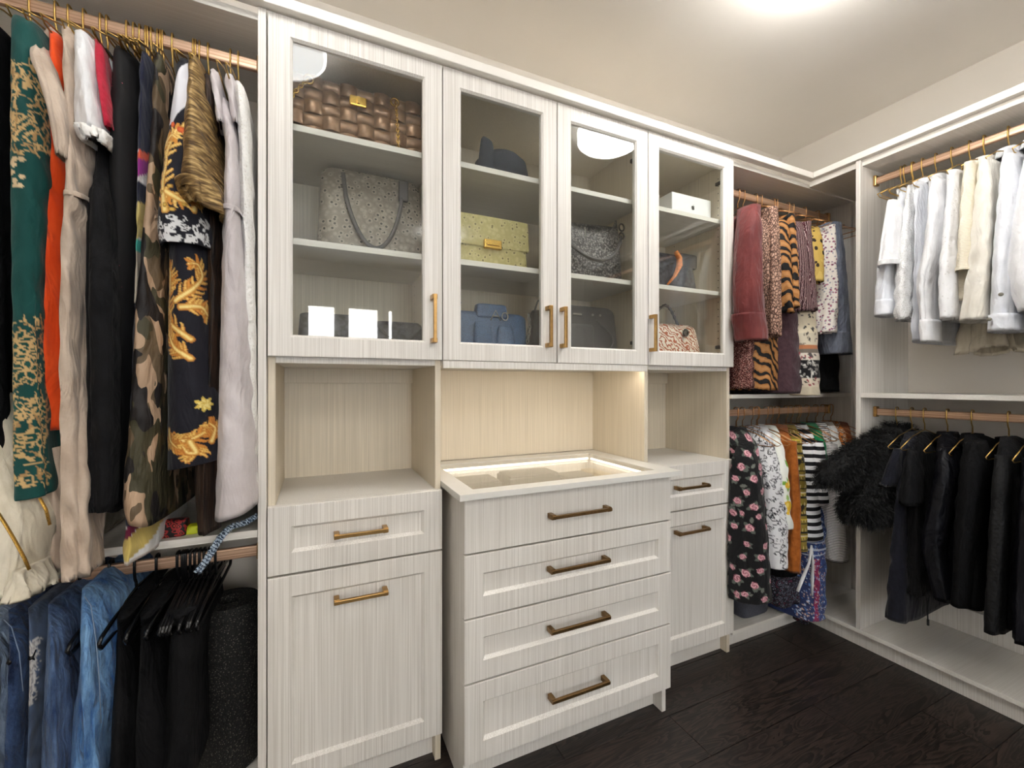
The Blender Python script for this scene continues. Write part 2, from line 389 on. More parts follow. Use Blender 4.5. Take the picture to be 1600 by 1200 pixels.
# ------------------------------------------------------------------ room shell
XL, XR, YB, YF, ZC = -1.35, 2.56, -2.6, 1.68, 2.53
floor = struct(boxo('floor', (XL, XR, YB, YF, -.06, -.016), 'dark_frame', bevel=0), 'dark stained oak plank floor')
rng = random.Random(5)
y = YB; row = 0
while y < 1.36:
    w = .178; x = XL - rng.uniform(0, 1.2)
    while x < 2.25:
        l = rng.uniform(1.1, 1.9); x0 = max(x, XL); x1 = min(x + l, 2.25)
        if x1 - x0 > .05:
            boxo('plank', (x0 + .0008, x1 - .0008, y + .0008, y + w - .0008, -.016, 0), 'floor', floor, bevel=.0012)
        x += l
    y += w; row += 1
struct(boxo('ceiling', (XL, XR, YB, YF, ZC, ZC + .08), 'ceiling', bevel=0), 'plain warm grey ceiling')
struct(boxo('wall_front', (XL - .1, XR + .1, YF, YF + .1, -.06, ZC), 'wall', bevel=0), 'beige wall behind the white cabinets')
struct(boxo('wall_right', (XR, XR + .1, YB, YF, -.06, ZC), 'wall', bevel=0), 'beige wall behind the right hanging unit')
struct(boxo('wall_left', (XL - .1, XL, YB, YF, -.06, ZC), 'wall', bevel=0), 'beige wall at the far left')
wins = [(-.10, .205), (.315, .675), (.76, .84)]
WZ0, WZ1 = .75, 2.055
wb = MB(); xs = [XL] + [v for w in wins for v in w] + [XR]
for i in range(0, len(xs), 2): wb.box(xs[i], xs[i + 1], YB - .12, YB, 0, ZC)
for a, b in wins: wb.box(a, b, YB - .12, YB, -.06, WZ0); wb.box(a, b, YB - .12, YB, WZ1, ZC)
struct(obj('wall_back', wb, 'wall'), 'beige wall with tall windows behind the viewer')
for i, (a, b) in enumerate(wins):
    fr = MB()
    for q in ((a, a + .02, WZ0, WZ1), (b - .02, b, WZ0, WZ1), (a + .02, b - .02, WZ0, WZ0 + .02), (a + .02, b - .02, WZ1 - .02, WZ1)): fr.box(q[0], q[1], YB - .09, YB - .04, q[2], q[3])
    wo = struct(obj('window_%d' % (i + 1), fr, 'trim'), 'tall narrow window mirrored in the cabinet glass')
    boxo('pane', (a + .02, b - .02, YB - .07, YB - .066, WZ0 + .02, WZ1 - .02), 'clear', wo, bevel=0)

# crown trim along the top of the units
D = 1.28
YBK = 1.66
struct(boxo('trim_1', (XL, 2.172, 1.258, 1.288, 2.139, 2.167), 'trim', bevel=.002), 'white crown trim above the cabinets')
struct(boxo('trim_2', (2.142, 2.172, -.62, 1.256, 2.139, 2.167), 'trim', bevel=.002), 'white crown trim above the right hanging unit')

# ------------------------------------------------------------------ ceiling lamps (front pair mirrored in the glass doors, rear four added as fill)
def ceiling_lamp(x, y, label, glow='lamp_glow', side='lamp_side'):
    t = thing('ceiling_lamp', (x, y, ZC), label, 'lamp')
    obj('base_plate', MB().lathe([(.135, ZC), (.135, ZC - .018), (.125, ZC - .022)], x, y), 'steel', t, smooth=False)
    obj('rim', MB().lathe([(.12, ZC - .018), (.166, ZC - .018), (.172, ZC - .024), (.172, ZC - .078), (.168, ZC - .082), (.164, ZC - .078), (.164, ZC - .03)], x, y, 48, False), side, t, smooth=False)
    pr = [(.163, ZC - .06), (.163, ZC - .078), (.155, ZC - .094), (.13, ZC - .108), (.08, ZC - .118), (.01, ZC - .122)]
    obj('glass_shade', MB().lathe(pr, x, y), glow, t, smooth=True)
ceiling_lamp(-.134, .71, 'round flush white ceiling lamp mirrored in the leftmost glass door')
ceiling_lamp(1.415, .735, 'round flush white ceiling lamp mirrored in the third glass door', 'corner_lamp_glow', 'corner_lamp_side')

ceiling_lamp(1.03, -1.2, 'added round fill lamp at the right of the room behind the viewer', 'fill_lamp_glow', 'fill_lamp_side')  # this and the next three: invented fill lamps, their mirror images hidden by door stiles
ceiling_lamp(-.40, -1.2, 'added round fill lamp at the left of the room behind the viewer', 'fill_lamp_glow', 'fill_lamp_side')
ceiling_lamp(1.27, -2.1, 'added round fill lamp nearest the right end of the window wall', 'fill_lamp_glow', 'fill_lamp_side')
ceiling_lamp(-.47, -2.1, 'added round fill lamp nearest the left end of the window wall', 'fill_lamp_glow', 'fill_lamp_side')

# ------------------------------------------------------------------ cabinet pieces
def rect_ring(x0, x1, z0, z1, y): return [(x0, y, z0), (x1, y, z0), (x1, y, z1), (x0, y, z1)]
def rings_mesh(rings, cap_first=True, cap_last=True):
    mb = MB(); vs = [p for r in rings for p in r]; fs = []; n = 4
    for i in range(len(rings) - 1):
        for j in range(n): fs.append((i * n + j, i * n + (j + 1) % n, (i + 1) * n + (j + 1) % n, (i + 1) * n + j))
    if cap_first: fs.append((3, 2, 1, 0))
    if cap_last: k = (len(rings) - 1) * n; fs.append((k, k + 1, k + 2, k + 3))
    return mb.add(vs, fs)
def shaker(x0, x1, z0, z1, y, t=.02, fr=.055, dep=.009, bev=.008):
    """front at y, thickness t behind it"""
    e = .0015
    R = [rect_ring(x0, x1, z0, z1, y + t), rect_ring(x0, x1, z0, z1, y + e), rect_ring(x0 + e, x1 - e, z0 + e, z1 - e, y)]
    if fr: R += [rect_ring(x0 + fr, x1 - fr, z0 + fr, z1 - fr, y), rect_ring(x0 + fr + bev, x1 - fr - bev, z0 + fr + bev, z1 - fr - bev, y + dep)]
    return rings_mesh(R)
def door_frame(x0, x1, z0, z1, y, t=.02, fr=.058):
    e = .0015; b = .006
    i0, i1, k0, k1 = x0 + fr, x1 - fr, z0 + fr, z1 - fr
    R = [rect_ring(i0, i1, k0, k1, y + t), rect_ring(x0, x1, z0, z1, y + t), rect_ring(x0, x1, z0, z1, y + e), rect_ring(x0 + e, x1 - e, z0 + e, z1 - e, y),
         rect_ring(i0 - b, i1 + b, k0 - b, k1 + b, y), rect_ring(i0, i1, k0, k1, y + b), rect_ring(i0, i1, k0, k1, y + t)]
    return rings_mesh(R, False, False)
def handle(parent, xa, za, xb, zb, yf, mat='brass', name='handle'):
    """square bar pull between two feet, front face of the door at yf"""
    mb = MB(); s = .005
    if abs(xb - xa) > abs(zb - za):
        mb.box(min(xa, xb), max(xa, xb), yf - .034, yf - .024, za - s, za + s)
        for q in (min(xa, xb), max(xa, xb) - .014): mb.box(q, q + .014, yf - .03, yf, za - .0075, za + .0075)
    else:
        mb.box(xa - s, xa + s, yf - .034, yf - .024, min(za, zb), max(za, zb))
        for q in (min(za, zb), max(za, zb) - .014): mb.box(xa - .0075, xa + .0075, yf - .03, yf, q, q + .014)
    return obj(name, mb, mat, parent, bevel=.0012)
def hinge(parent, x, y, z):
    mb = MB(); mb.box(x - .03, x, y, y + .014, z - .011, z + .011); mb.box(x - .012, x, y + .01, y + .055, z - .007, z + .007)
    return obj('hinge', mb, 'dark_metal', parent, bevel=.002)
def glass_door(parent, x0, x1, z0, z1, hx, hz0, hz1, hinge_side=1):
    d = obj('glass_door', door_frame(x0, x1, z0, z1, D), 'cab', parent)
    boxo('glass_pane', (x0 + .052, x1 - .052, D + .009, D + .013, z0 + .052, z1 - .052), 'glass', d, bevel=0)
    handle(d, hx, hz0, hx, hz1, D, 'brass')
    for z in (z0 + .09, z1 - .09):
        x = x1 - .012 if hinge_side > 0 else x0 + .042
        hinge(d, x, D + .021, z)
    return d
def pin_holes(parent, xface, ys, z0, z1, sign):
    mb = MB()
    for yy in ys:
        z = z0
        while z < z1:
            n = 6; mb.add([(xface + sign * .0004, yy + .0028 * math.cos(2 * math.pi * j / n), z + .0028 * math.sin(2 * math.pi * j / n)) for j in range(n)], [tuple(range(n))]); z += .032
    o = obj('pin_holes', mb, 'dark_frame', parent); o['kind'] = 'stuff'; return o

ZD0, ZD1 = 1.235, 2.136      # upper doors
ZS = (1.562, 1.874)          # tops of the glass cabinet shelves
CF = 1.302                   # carcass front
def upper_body(t, x0, x1, shelves=True):
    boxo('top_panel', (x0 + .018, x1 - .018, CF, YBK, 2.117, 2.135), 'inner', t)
    boxo('bottom_panel', (x0 + .018, x1 - .018, CF, YBK, 1.218, 1.238), 'cab', t)
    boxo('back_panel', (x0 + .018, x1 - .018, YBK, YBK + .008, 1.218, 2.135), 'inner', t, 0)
    for z in ZS: boxo('shelf', (x0 + .0185, x1 - .0185, CF + .012, YBK, z - .018, z), 'shelf', t)
def tower(name, label, x0, x1, hx, hz, hinge_side, base_handle, drawer_z=.655):
    t = thing(name, ((x0 + x1) / 2, 1.48, 0), label, 'cabinet')
    for a in (x0, x1 - .018):
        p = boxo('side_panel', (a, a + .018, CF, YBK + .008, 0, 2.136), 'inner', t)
        inner = a + .018 if a == x0 else a
        pin_holes(p, inner, (1.345, 1.60), 1.30, 2.08, 1 if a == x0 else -1)
    upper_body(t, x0, x1)
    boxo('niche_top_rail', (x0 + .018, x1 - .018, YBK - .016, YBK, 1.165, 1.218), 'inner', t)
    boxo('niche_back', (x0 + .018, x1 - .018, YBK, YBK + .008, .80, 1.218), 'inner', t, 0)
    boxo('niche_shelf', (x0 + .018, x1 - .018, CF - .001, YBK, .822, .839), 'cab', t)
    boxo('toe_kick', (x0 + .018, x1 - .018, 1.335, 1.351, 0, .094), 'cab', t)
    boxo('bottom_panel', (x0 + .018, x1 - .018, CF, YBK, .094, .112), 'cab', t)
    glass_door(t, x0 + .0015, x1 - .0015, ZD0, ZD1, hx, hz[0], hz[1], hinge_side)
    dr = obj('drawer', shaker(x0 + .001, x1 - .001, drawer_z + .0028, .8385, D), 'cab', t)
    a, b = base_handle
    p = on_y(*a[0], D - .03); q = on_y(*a[1], D - .03); z = (p[2] + q[2]) / 2; handle(dr, p[0], z, q[0], z, D, 'brass' if x0 < 0 else 'bronze')
    do = obj('door', shaker(x0 + .001, x1 - .001, 0.094, drawer_z - .0028, D), 'cab', t)
    p = on_y(*b[0], D - .03); q = on_y(*b[1], D - .03); z = (p[2] + q[2]) / 2; handle(do, p[0], z, q[0], z, D, 'brass' if x0 < 0 else 'bronze')
    return t
def vh(px, y0, y1):
    a = on_y(px, y0, D - .03); b = on_y(px, y1, D - .03); return a[0], (b[2], a[2])
h1, h1z = vh(680, 459, 535); h2, h2z = vh(861.5, 477, 542); h3, h3z = vh(884.5, 479, 543); h4, h4z = vh(1025, 491, 549)
tower('tall_cabinet', 'tall white cabinet with wide empty niche, left of the drawer chest', -.117, .351, h1, h1z, -1, (((522, 840), (607, 828)), ((522, 942), (607, 927))))
tower('tall_cabinet', 'narrow white tall cabinet with empty niche, right of the drawer chest', 1.159, 1.633, h4, h4z, 1, (((1062, 765), (1110, 758)), ((1062, 835), (1110, 827))))
# centre wall cabinet with two glass doors
t = thing('wall_cabinet', (.755, 1.48, 1.218), 'white double door glass cabinet hung above the lit counter', 'cabinet')
upper_body(t, .351 - .017, 1.159 + .017)
glass_door(t, .353, .7535, ZD0, ZD1, h2, h2z[0], h2z[1], -1)
glass_door(t, .7575, 1.157, ZD0, ZD1, h3, h3z[0], h3z[1], 1)
boxo('light_rail', (.353, 1.157, CF - .02, CF - .002, 1.2105, 1.234), 'cab', t)
ledo = boxo('light_strip', (.37, 1.14, 1.303, 1.316, 1.2135, 1.2178), 'led', t, 0)
# lit niche behind the counter
t = thing('splash_panel', (.755, 1.64, .86), 'cream lit back panel above the glass topped counter', 'panel')
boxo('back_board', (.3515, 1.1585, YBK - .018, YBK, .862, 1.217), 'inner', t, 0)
# ------------------------------------------------------------------ drawer chest and counter
BX0, BX1, BY = .375, 1.134, 1.14
t = thing('drawer_chest', ((BX0 + BX1) / 2, 1.4, 0), 'white chest of four drawers projecting below the glass top counter', 'chest')
for a in (BX0 + .003, BX1 - .021): boxo('side_panel', (a, a + .018, BY + .021, 1.64, 0, .842), 'cab', t)
boxo('toe_kick', (BX0 + .021, BX1 - .021, 1.205, 1.22, 0, .09), 'cab', t)
boxo('bottom_panel', (BX0 + .021, BX1 - .021, BY + .022, 1.62, .09, .106), 'cab', t)
boxo('back_panel', (BX0 + .021, BX1 - .021, 1.622, 1.638, 0, .842), 'cab', t)
zl = [.092, .320, .502, .6835, .8425]
hp = [((863, 1096), (953, 1068)), ((862, 988), (954, 966)), ((862, 893), (954, 877)), ((863, 808), (956, 797))]
for i in range(4):
    fr = 0 if i == 3 else .055
    dr = obj('drawer', shaker(BX0, BX1, zl[i] + .0026, zl[i + 1] - .0026, BY, fr=fr), 'cab', t)
    p = on_y(*hp[i][0], BY - .03); q = on_y(*hp[i][1], BY - .03); z = (p[2] + q[2]) / 2; handle(dr, p[0], z, q[0], z, BY, 'bronze')
# display tray just under the glass
ti = boxo('display_tray', (BX0 + .022, BX1 - .022, BY + .023, 1.62, .745, .752), 'shelf', t)
boxo('tray_lip', (BX0 + .022, BX1 - .022, BY + .023, BY + .035, .752, .80), 'shelf', ti)
CX0, CX1, CY0, CY1, CZ0, CZ1 = .3525, 1.1575, 1.112, 1.638, .843, .861
t = thing('countertop', (.755, 1.37, CZ0), 'white framed glass countertop lit from inside', 'countertop')
ix0, ix1, iy0, iy1 = CX0 + .055, CX1 - .075, CY0 + .05, CY1 - .075
mb = MB(); ro = [(CX0, CY0), (CX1, CY0), (CX1, CY1), (CX0, CY1)]; ri = [(ix0, iy0), (ix1, iy0), (ix1, iy1), (ix0, iy1)]
vs = [(x, y, CZ0) for x, y in ro] + [(x, y, CZ1) for x, y in ro] + [(x, y, CZ1) for x, y in ri] + [(x, y, CZ0) for x, y in ri]
fs = []
for k in range(3):
    for j in range(4): fs.append((k * 4 + j, k * 4 + (j + 1) % 4, (k + 1) * 4 + (j + 1) % 4, (k + 1) * 4 + j))
for j in range(4): fs.append((12 + j, 12 + (j + 1) % 4, (j + 1) % 4, j))
obj('stone_frame', mb.add(vs, fs), 'counter', t, bevel=.0012)
boxo('glass_top', (ix0 + .0005, ix1 - .0005, iy0 + .0005, iy1 - .0005, CZ1 - .008, CZ1 - .002), 'clear', t, 0)
boxo('light_strip', (ix0 - .004, ix1, iy1 + .006, iy1 + .02, CZ0 - .010, CZ0 - .003), 'led_low', t, 0)
boxo('light_strip', (ix1 + .008, ix1 + .02, iy0 + .05, iy1, CZ0 - .010, CZ0 - .003), 'led_low', t, 0)
# trays and boxes inside the display
def jbox(name, label, b, mat, cat='box', lid=None, grp=None):
    t = thing(name, ((b[0] + b[1]) / 2, (b[2] + b[3]) / 2, b[4]), label, cat, grp)
    boxo('body', b, mat, t, .004)
    boxo('cushion' if lid == 'c' else 'lid', (b[0] + .006, b[1] - .006, b[2] + .006, b[3] - .006, b[5] - .004, b[5] + .008), mat, t, .005)
jbox('jewellery_tray', 'long grey jewellery tray at the left end of the glass counter', (.44, .60, 1.40, 1.52, .752, .815), 'jewel_grey', 'tray', 'c')
jbox('jewellery_tray', 'tall grey jewellery tray in the middle of the glass counter', (.62, .83, 1.38, 1.50, .752, .826), 'jewel_grey', 'tray', 'c')
jbox('jewellery_tray', 'flat grey jewellery tray right of the tall tray under glass', (.85, .98, 1.36, 1.47, .752, .806), 'jewel_grey', 'tray', 'c')
jbox('ring_box', 'small tan ring box in the right corner under the glass', (1.00, 1.07, 1.36, 1.52, .752, .80), 'jewel_tan', 'box')
def dish(x, y, r, label):
    t = thing('trinket_dish', (x, y, .752), label, 'dish')
    obj('bowl', MB().lathe([(r * .6, .752), (r * .95, .758), (r, .785), (r * .94, .786), (r * .88, .762), (.004, .758)], x, y, 36), 'jewel_grey', t, smooth=True)
dish(.50, 1.29, .075, 'round pale trinket dish at the left under the counter glass')
dish(.69, 1.27, .095, 'large round pale trinket dish in the middle under the counter glass')
t = thing('watch_case', (.90, 1.28, .752), 'narrow dark green watch case under the counter glass', 'case')
boxo('body', (.80, .98, 1.29, 1.33, .752, .79), 'jewel_grey', t, .003); boxo('clasp', (.97, .985, 1.30, 1.32, .77, .78), 'dark_metal', t, .001)

# ------------------------------------------------------------------ open hanging units
def rod(parent, axis, a, b, other, z, flange=True):
    mb = MB()
    if axis == 'A': mb.box(a, b, other - .0075, other + .0075, z - .0155, z + .0155)
    else: mb.box(other - .0075, other + .0075, a, b, z - .0155, z + .0155)
    r = obj('hanging_rod', mb, 'rod', parent, bevel=.005)
    for e, s in ((a, 1), (b, -1)):
        q = MB()
        if axis == 'A': q.box(min(e, e + s * .012), max(e, e + s * .012), other - .014, other + .014, z - .022, z + .024)
        else: q.box(other - .014, other + .014, min(e, e + s * .012), max(e, e + s * .012), z - .022, z + .024)
        obj('rod_bracket', q, 'brass', r, bevel=.003)
    return r
RY, RX = 1.38, 2.26
ZUA, ZLL, ZLC, ZUR, ZLR = 2.045, .700, 1.030, 2.062, 1.040
# left
t = thing('hanging_unit', (-.7, 1.48, 0), 'white open hanging unit with two rods at the far left', 'closet unit')
boxo('side_panel', (-.1375, -.1185, D - .002, YBK + .015, 0, 2.136), 'cab', t)
boxo('side_panel', (XL, XL + .018, D, YBK + .015, 0, 2.136), 'cab', t)
boxo('top_shelf', (XL + .018, -.138, 1.295, YBK + .015, 2.112, 2.13), 'shelf', t)
boxo('shelf', (XL + .018, -.138, D, YBK + .015, .766, .785), 'shelf', t)
boxo('bottom_shelf', (XL + .018, -.138, D + .01, YBK + .015, .077, .095), 'shelf', t)
boxo('toe_kick', (XL + .018, -.138, 1.335, 1.351, 0, .077), 'cab', t)
boxo('back_rail', (XL + .018, -.138, YBK, YBK + .015, 1.86, 1.95), 'cab', t)
boxo('back_rail', (XL + .018, -.138, YBK, YBK + .015, .40, .47), 'cab', t)
rod(t, 'A', XL + .018, -.138, RY, ZUA); rod(t, 'A', XL + .018, -.138, RY, ZLL)
# corner
t = thing('hanging_unit', (2.05, 1.48, 0), 'white open hanging unit in the corner right of the glass cabinets', 'closet unit')
boxo('top_shelf', (1.634, 2.545, 1.295, YBK + .015, 2.112, 2.13), 'shelf', t)
boxo('shelf', (1.634, 2.52, 1.29, YBK + .015, 1.099, 1.117), 'shelf', t)
boxo('bottom_shelf', (1.634, 2.545, 1.288, YBK + .015, .077, .095), 'shelf', t)
boxo('toe_kick', (1.634, 2.21, 1.335, 1.351, 0, .077), 'cab', t)
boxo('back_rail', (1.634, 2.54, YBK, YBK + .015, 1.86, 1.95), 'cab', t)
boxo('side_panel', (2.535, 2.555, 1.30, YBK + .015, .095, 2.112), 'cab', t)
rod(t, 'A', 1.634, 2.48, RY, ZUA); rod(t, 'A', 1.634, 2.48, RY, ZLC)
# right
t = thing('hanging_unit', (2.35, .25, 0), 'white open hanging unit along the right wall', 'closet unit')
for yy in (1.066, -.62): boxo('side_panel', (2.15, 2.545, yy, yy + .018, .0955, 2.136), 'cab', t)
boxo('top_shelf', (2.165, 2.545, -.62, 1.287, 2.112, 2.13), 'shelf', t)
boxo('shelf', (2.152, 2.545, -.60, 1.066, 1.104, 1.123), 'shelf', t)
boxo('bottom_shelf', (2.15, 2.545, -.62, 1.2875, .077, .095), 'shelf', t)
boxo('toe_kick', (2.195, 2.211, -.62, 1.334, 0, .077), 'cab', t)
boxo('back_panel', (2.545, 2.555, -.62, 1.084, .095, 2.136), 'wall', t, 0)
boxo('back_rail', (2.53, 2.545, -.60, 1.066, .096, .20), 'cab', t)
rod(t, 'R', -.60, 1.066, RX, ZUR); rod(t, 'R', -.60, 1.066, RX, ZLR)
# ------------------------------------------------------------------ clothes: lofted cloth with folds
def place(axis, a, b, z):
    """a: reach from the rod towards the room, b: position along the rod"""
    if axis == 'A': return np.stack([b, RY - a, z], -1)
    return np.stack([RX - a, b, z], -1)
def key_to_world(axis, k, rodz):
    y, xl, xr, a1 = k[:4]; a0 = k[4] if len(k) > 4 else -a1
    def hit(px, py): return on_y(px, py, RY - a1) if axis == 'A' else on_x(px, py, RX - a1)
    if isinstance(y, str):
        z = float(y[1:]); P = hit(xl, 601), hit(xr, 601)
    else:
        P = hit(xl, y), hit(xr, y); z = .5 * (P[0][2] + P[1][2])
    i = 0 if axis == 'A' else 1
    b0, b1 = sorted((P[0][i], P[1][i]))
    return (z, .5 * (b0 + b1), max(.004, .5 * (b1 - b0)), a1, a0)
def smooth1(v, n):
    for _ in range(n):
        w = v.copy(); w[1:-1] = .25 * v[:-2] + .5 * v[1:-1] + .25 * v[2:]; v = w
    return v
def srgb_lin(A):
    A = np.clip(np.asarray(A, float) / 255.0, 0, 1)
    return np.where(A <= .04045, A / 12.92, ((A + .055) / 1.055) ** 2.4)
def grid_object(name, V, mat, parent=None, cols=None, hem=.012, cap=True):
    R, N = V.shape[:2]
    P = [V.reshape(-1, 3)]; extra = 0
    if hem:
        c = V[-1].mean(0); inner = c + (V[-1] - c) * .93; inner[:, 2] += hem; P.append(inner); extra = 1
    P = np.concatenate(P); org = V.reshape(-1, 3).mean(0) * np.array([1, 1, 0]) + np.array([0, 0, V[..., 2].min()])
    j = np.arange(N); jn = (j + 1) % N; rows = R - 1 + extra
    q = np.concatenate([np.stack([r * N + j, r * N + jn, (r + 1) * N + jn, (r + 1) * N + j], 1) for r in range(rows)])
    me = bpy.data.meshes.new(name)
    nq = len(q); ncap = 1 if cap else 0
    me.vertices.add(len(P)); me.vertices.foreach_set('co', (P - org).astype(np.float32).ravel())
    loops = q.ravel()
    ls = np.arange(nq) * 4; lt = np.full(nq, 4)
    if cap: loops = np.concatenate([loops, np.arange(N)[::-1]]); ls = np.append(ls, nq * 4); lt = np.append(lt, N)
    me.loops.add(len(loops)); me.loops.foreach_set('vertex_index', loops.astype(np.int32))
    me.polygons.add(nq + ncap); me.polygons.foreach_set('loop_start', ls.astype(np.int32))
    try: me.polygons.foreach_set('loop_total', lt.astype(np.int32))
    except Exception: pass
    me.update(calc_edges=True); me.validate(); me.shade_smooth()
    if cols is not None:
        cc = cols.reshape(-1, 3)
        if extra: cc = np.concatenate([cc, cc[-N:]])
        at = me.color_attributes.new('Col', 'FLOAT_COLOR', 'POINT')
        at.data.foreach_set('color', np.concatenate([srgb_lin(cc), np.ones((len(cc), 1))], 1).astype(np.float32).ravel())
    me.materials.append(M[mat])
    o = bpy.data.objects.new(name, me); COL.objects.link(o); o.location = org
    if parent is not None: o.parent = parent; o.matrix_parent_inverse = parent_world(parent).inverted()
    return o
class Canvas:
    """flat print in cloth coordinates (metres around the cloth, height)"""
    def __init__(s, S, Z, base): s.S = S; s.Z = Z; s.rgb = np.zeros(S.shape + (3,)) + np.array(base, float)
    def put(s, mask, c): s.rgb[mask] = c
    def blend(s, w, c): s.rgb = s.rgb * (1 - w[..., None]) + np.array(c, float) * w[..., None]
    def ell(s, cx, cz, rx, rz, rot, c, soft=0):
        dx = s.S - cx; dz = s.Z - cz; m = (abs(dx) < max(rx, rz) * 1.1) & (abs(dz) < max(rx, rz) * 1.1)
        ca, sa = math.cos(rot), math.sin(rot); u = (dx * ca + dz * sa) / rx; v = (-dx * sa + dz * ca) / rz
        s.put(m & (u * u + v * v < 1), c)
    def stroke(s, pts, w, c, edge=None):
        pts = np.array(pts, float); k = len(pts); W = np.interp(np.arange(k), np.linspace(0, k - 1, len(w)), w) if hasattr(w, '__len__') else np.full(k, w)
        mw = W.max(); m = (s.S > pts[:, 0].min() - mw) & (s.S < pts[:, 0].max() + mw) & (s.Z > pts[:, 1].min() - mw) & (s.Z < pts[:, 1].max() + mw)
        idx = np.nonzero(m)
        if len(idx[0]) == 0: return
        P = np.stack([s.S[idx], s.Z[idx]], 1); q = np.full(len(P), 9.0)
        for i in range(k): q = np.minimum(q, np.hypot(P[:, 0] - pts[i, 0], P[:, 1] - pts[i, 1]) / W[i])
        hit = q < 1; col = np.zeros((len(P), 3)) + np.array(c, float)
        if edge is not None: f = np.clip((q - .35) / .6, 0, 1)[:, None]; col = col * (1 - f) + np.array(edge, float) * f
        s.rgb[tuple(a[hit] for a in idx)] = col[hit]
    def rose(s, cx, cz, r, rs, c0=(196, 132, 146), c1=(232, 184, 190), c2=(140, 74, 92)):
        dx = s.S - cx; dz = s.Z - cz; m = (abs(dx) < r * 1.2) & (abs(dz) < r * 1.2); rr = np.hypot(dx, dz) / r; th = np.arctan2(dz, dx)
        ph = rs.uniform(0, 6.28); edge = 1 - .14 * np.abs(np.sin(2.5 * th + ph))
        ins = m & (rr < edge); s.put(ins, c0)
        pet = np.sin(9 * rr + 2.2 * th + ph); s.put(ins & (pet > .35), c1); s.put(ins & (pet < -.8), c2); s.put(m & (rr < .16), c2)
    def leaf(s, cx, cz, l, ang, c):
        t = np.linspace(0, 1, 7); s.stroke(np.stack([cx + l * t * math.cos(ang), cz + l * t * math.sin(ang)], 1), l * .28 * np.sin(np.pi * (.12 + .8 * t)) + 1e-4, c)
    def scroll(s, pts, w, rs, gold=(238, 196, 104), edge=(176, 104, 40), n=9, leaf=2.4):
        """curling acanthus spray along a spine"""
        P = np.array(pts, float); tt = np.linspace(0, len(P) - 1, 46)
        sp = np.stack([np.interp(tt, np.arange(len(P)), P[:, i]) for i in (0, 1)], 1)
        for i in (0, 1): sp[:, i] = smooth1(sp[:, i], 14)
        for i in range(n):
            k = int(3 + (i + .5) / n * 40); tg = sp[min(k + 1, 45)] - sp[k - 1]; tg /= np.hypot(*tg) + 1e-9
            for sd in (1, -1):
                nm = np.array([-tg[1], tg[0]]) * sd; l = w * leaf * (1.15 - .5 * i / n) * rs.uniform(.8, 1.2)
                u = np.linspace(0, 1, 9); q = sp[k] + np.outer(u, tg) * l * .9 + np.outer(np.sin(u * 1.9), nm) * l * .62 - np.outer(u ** 3, tg) * l * .25
                s.stroke(q, w * .42 * (1.05 - u) + w * .06, gold if rs.random() > .3 else (222, 150, 66), edge)
        s.stroke(sp, np.linspace(w * .75, w * .22, 46), gold, edge)
        s.stroke(sp, np.linspace(w * .28, w * .06, 46), (250, 226, 150))
def keep_clear(axis, rodz, A, B, zz):
    """cloth gives way to the panels and shelves it hangs beside"""
    if axis == 'A':
        left = B.mean() < .6; inside = (RY - A) > 1.27
        if left:
            B = np.where(inside, np.minimum(B, -.1405), B)
            if zz.max() > 1.0: A = np.where((zz < .79) & (RY - A > 1.272), RY - 1.272, A)
        else:
            B = np.where(inside, np.maximum(B, 1.6375), B)
            if zz.max() > 1.2: zz = np.where(RY - A > 1.284, np.maximum(zz, 1.119), zz)
            else: zz = np.where(RY - A > 1.284, np.maximum(zz, .097), zz)
    else:
        inside = (RX - A) > 2.146; B = np.where(inside, np.minimum(B, 1.0625), B); A = np.maximum(A, -.265)
    return A, B, zz
def tri(x): return np.sin(x + .55 * np.sin(x))
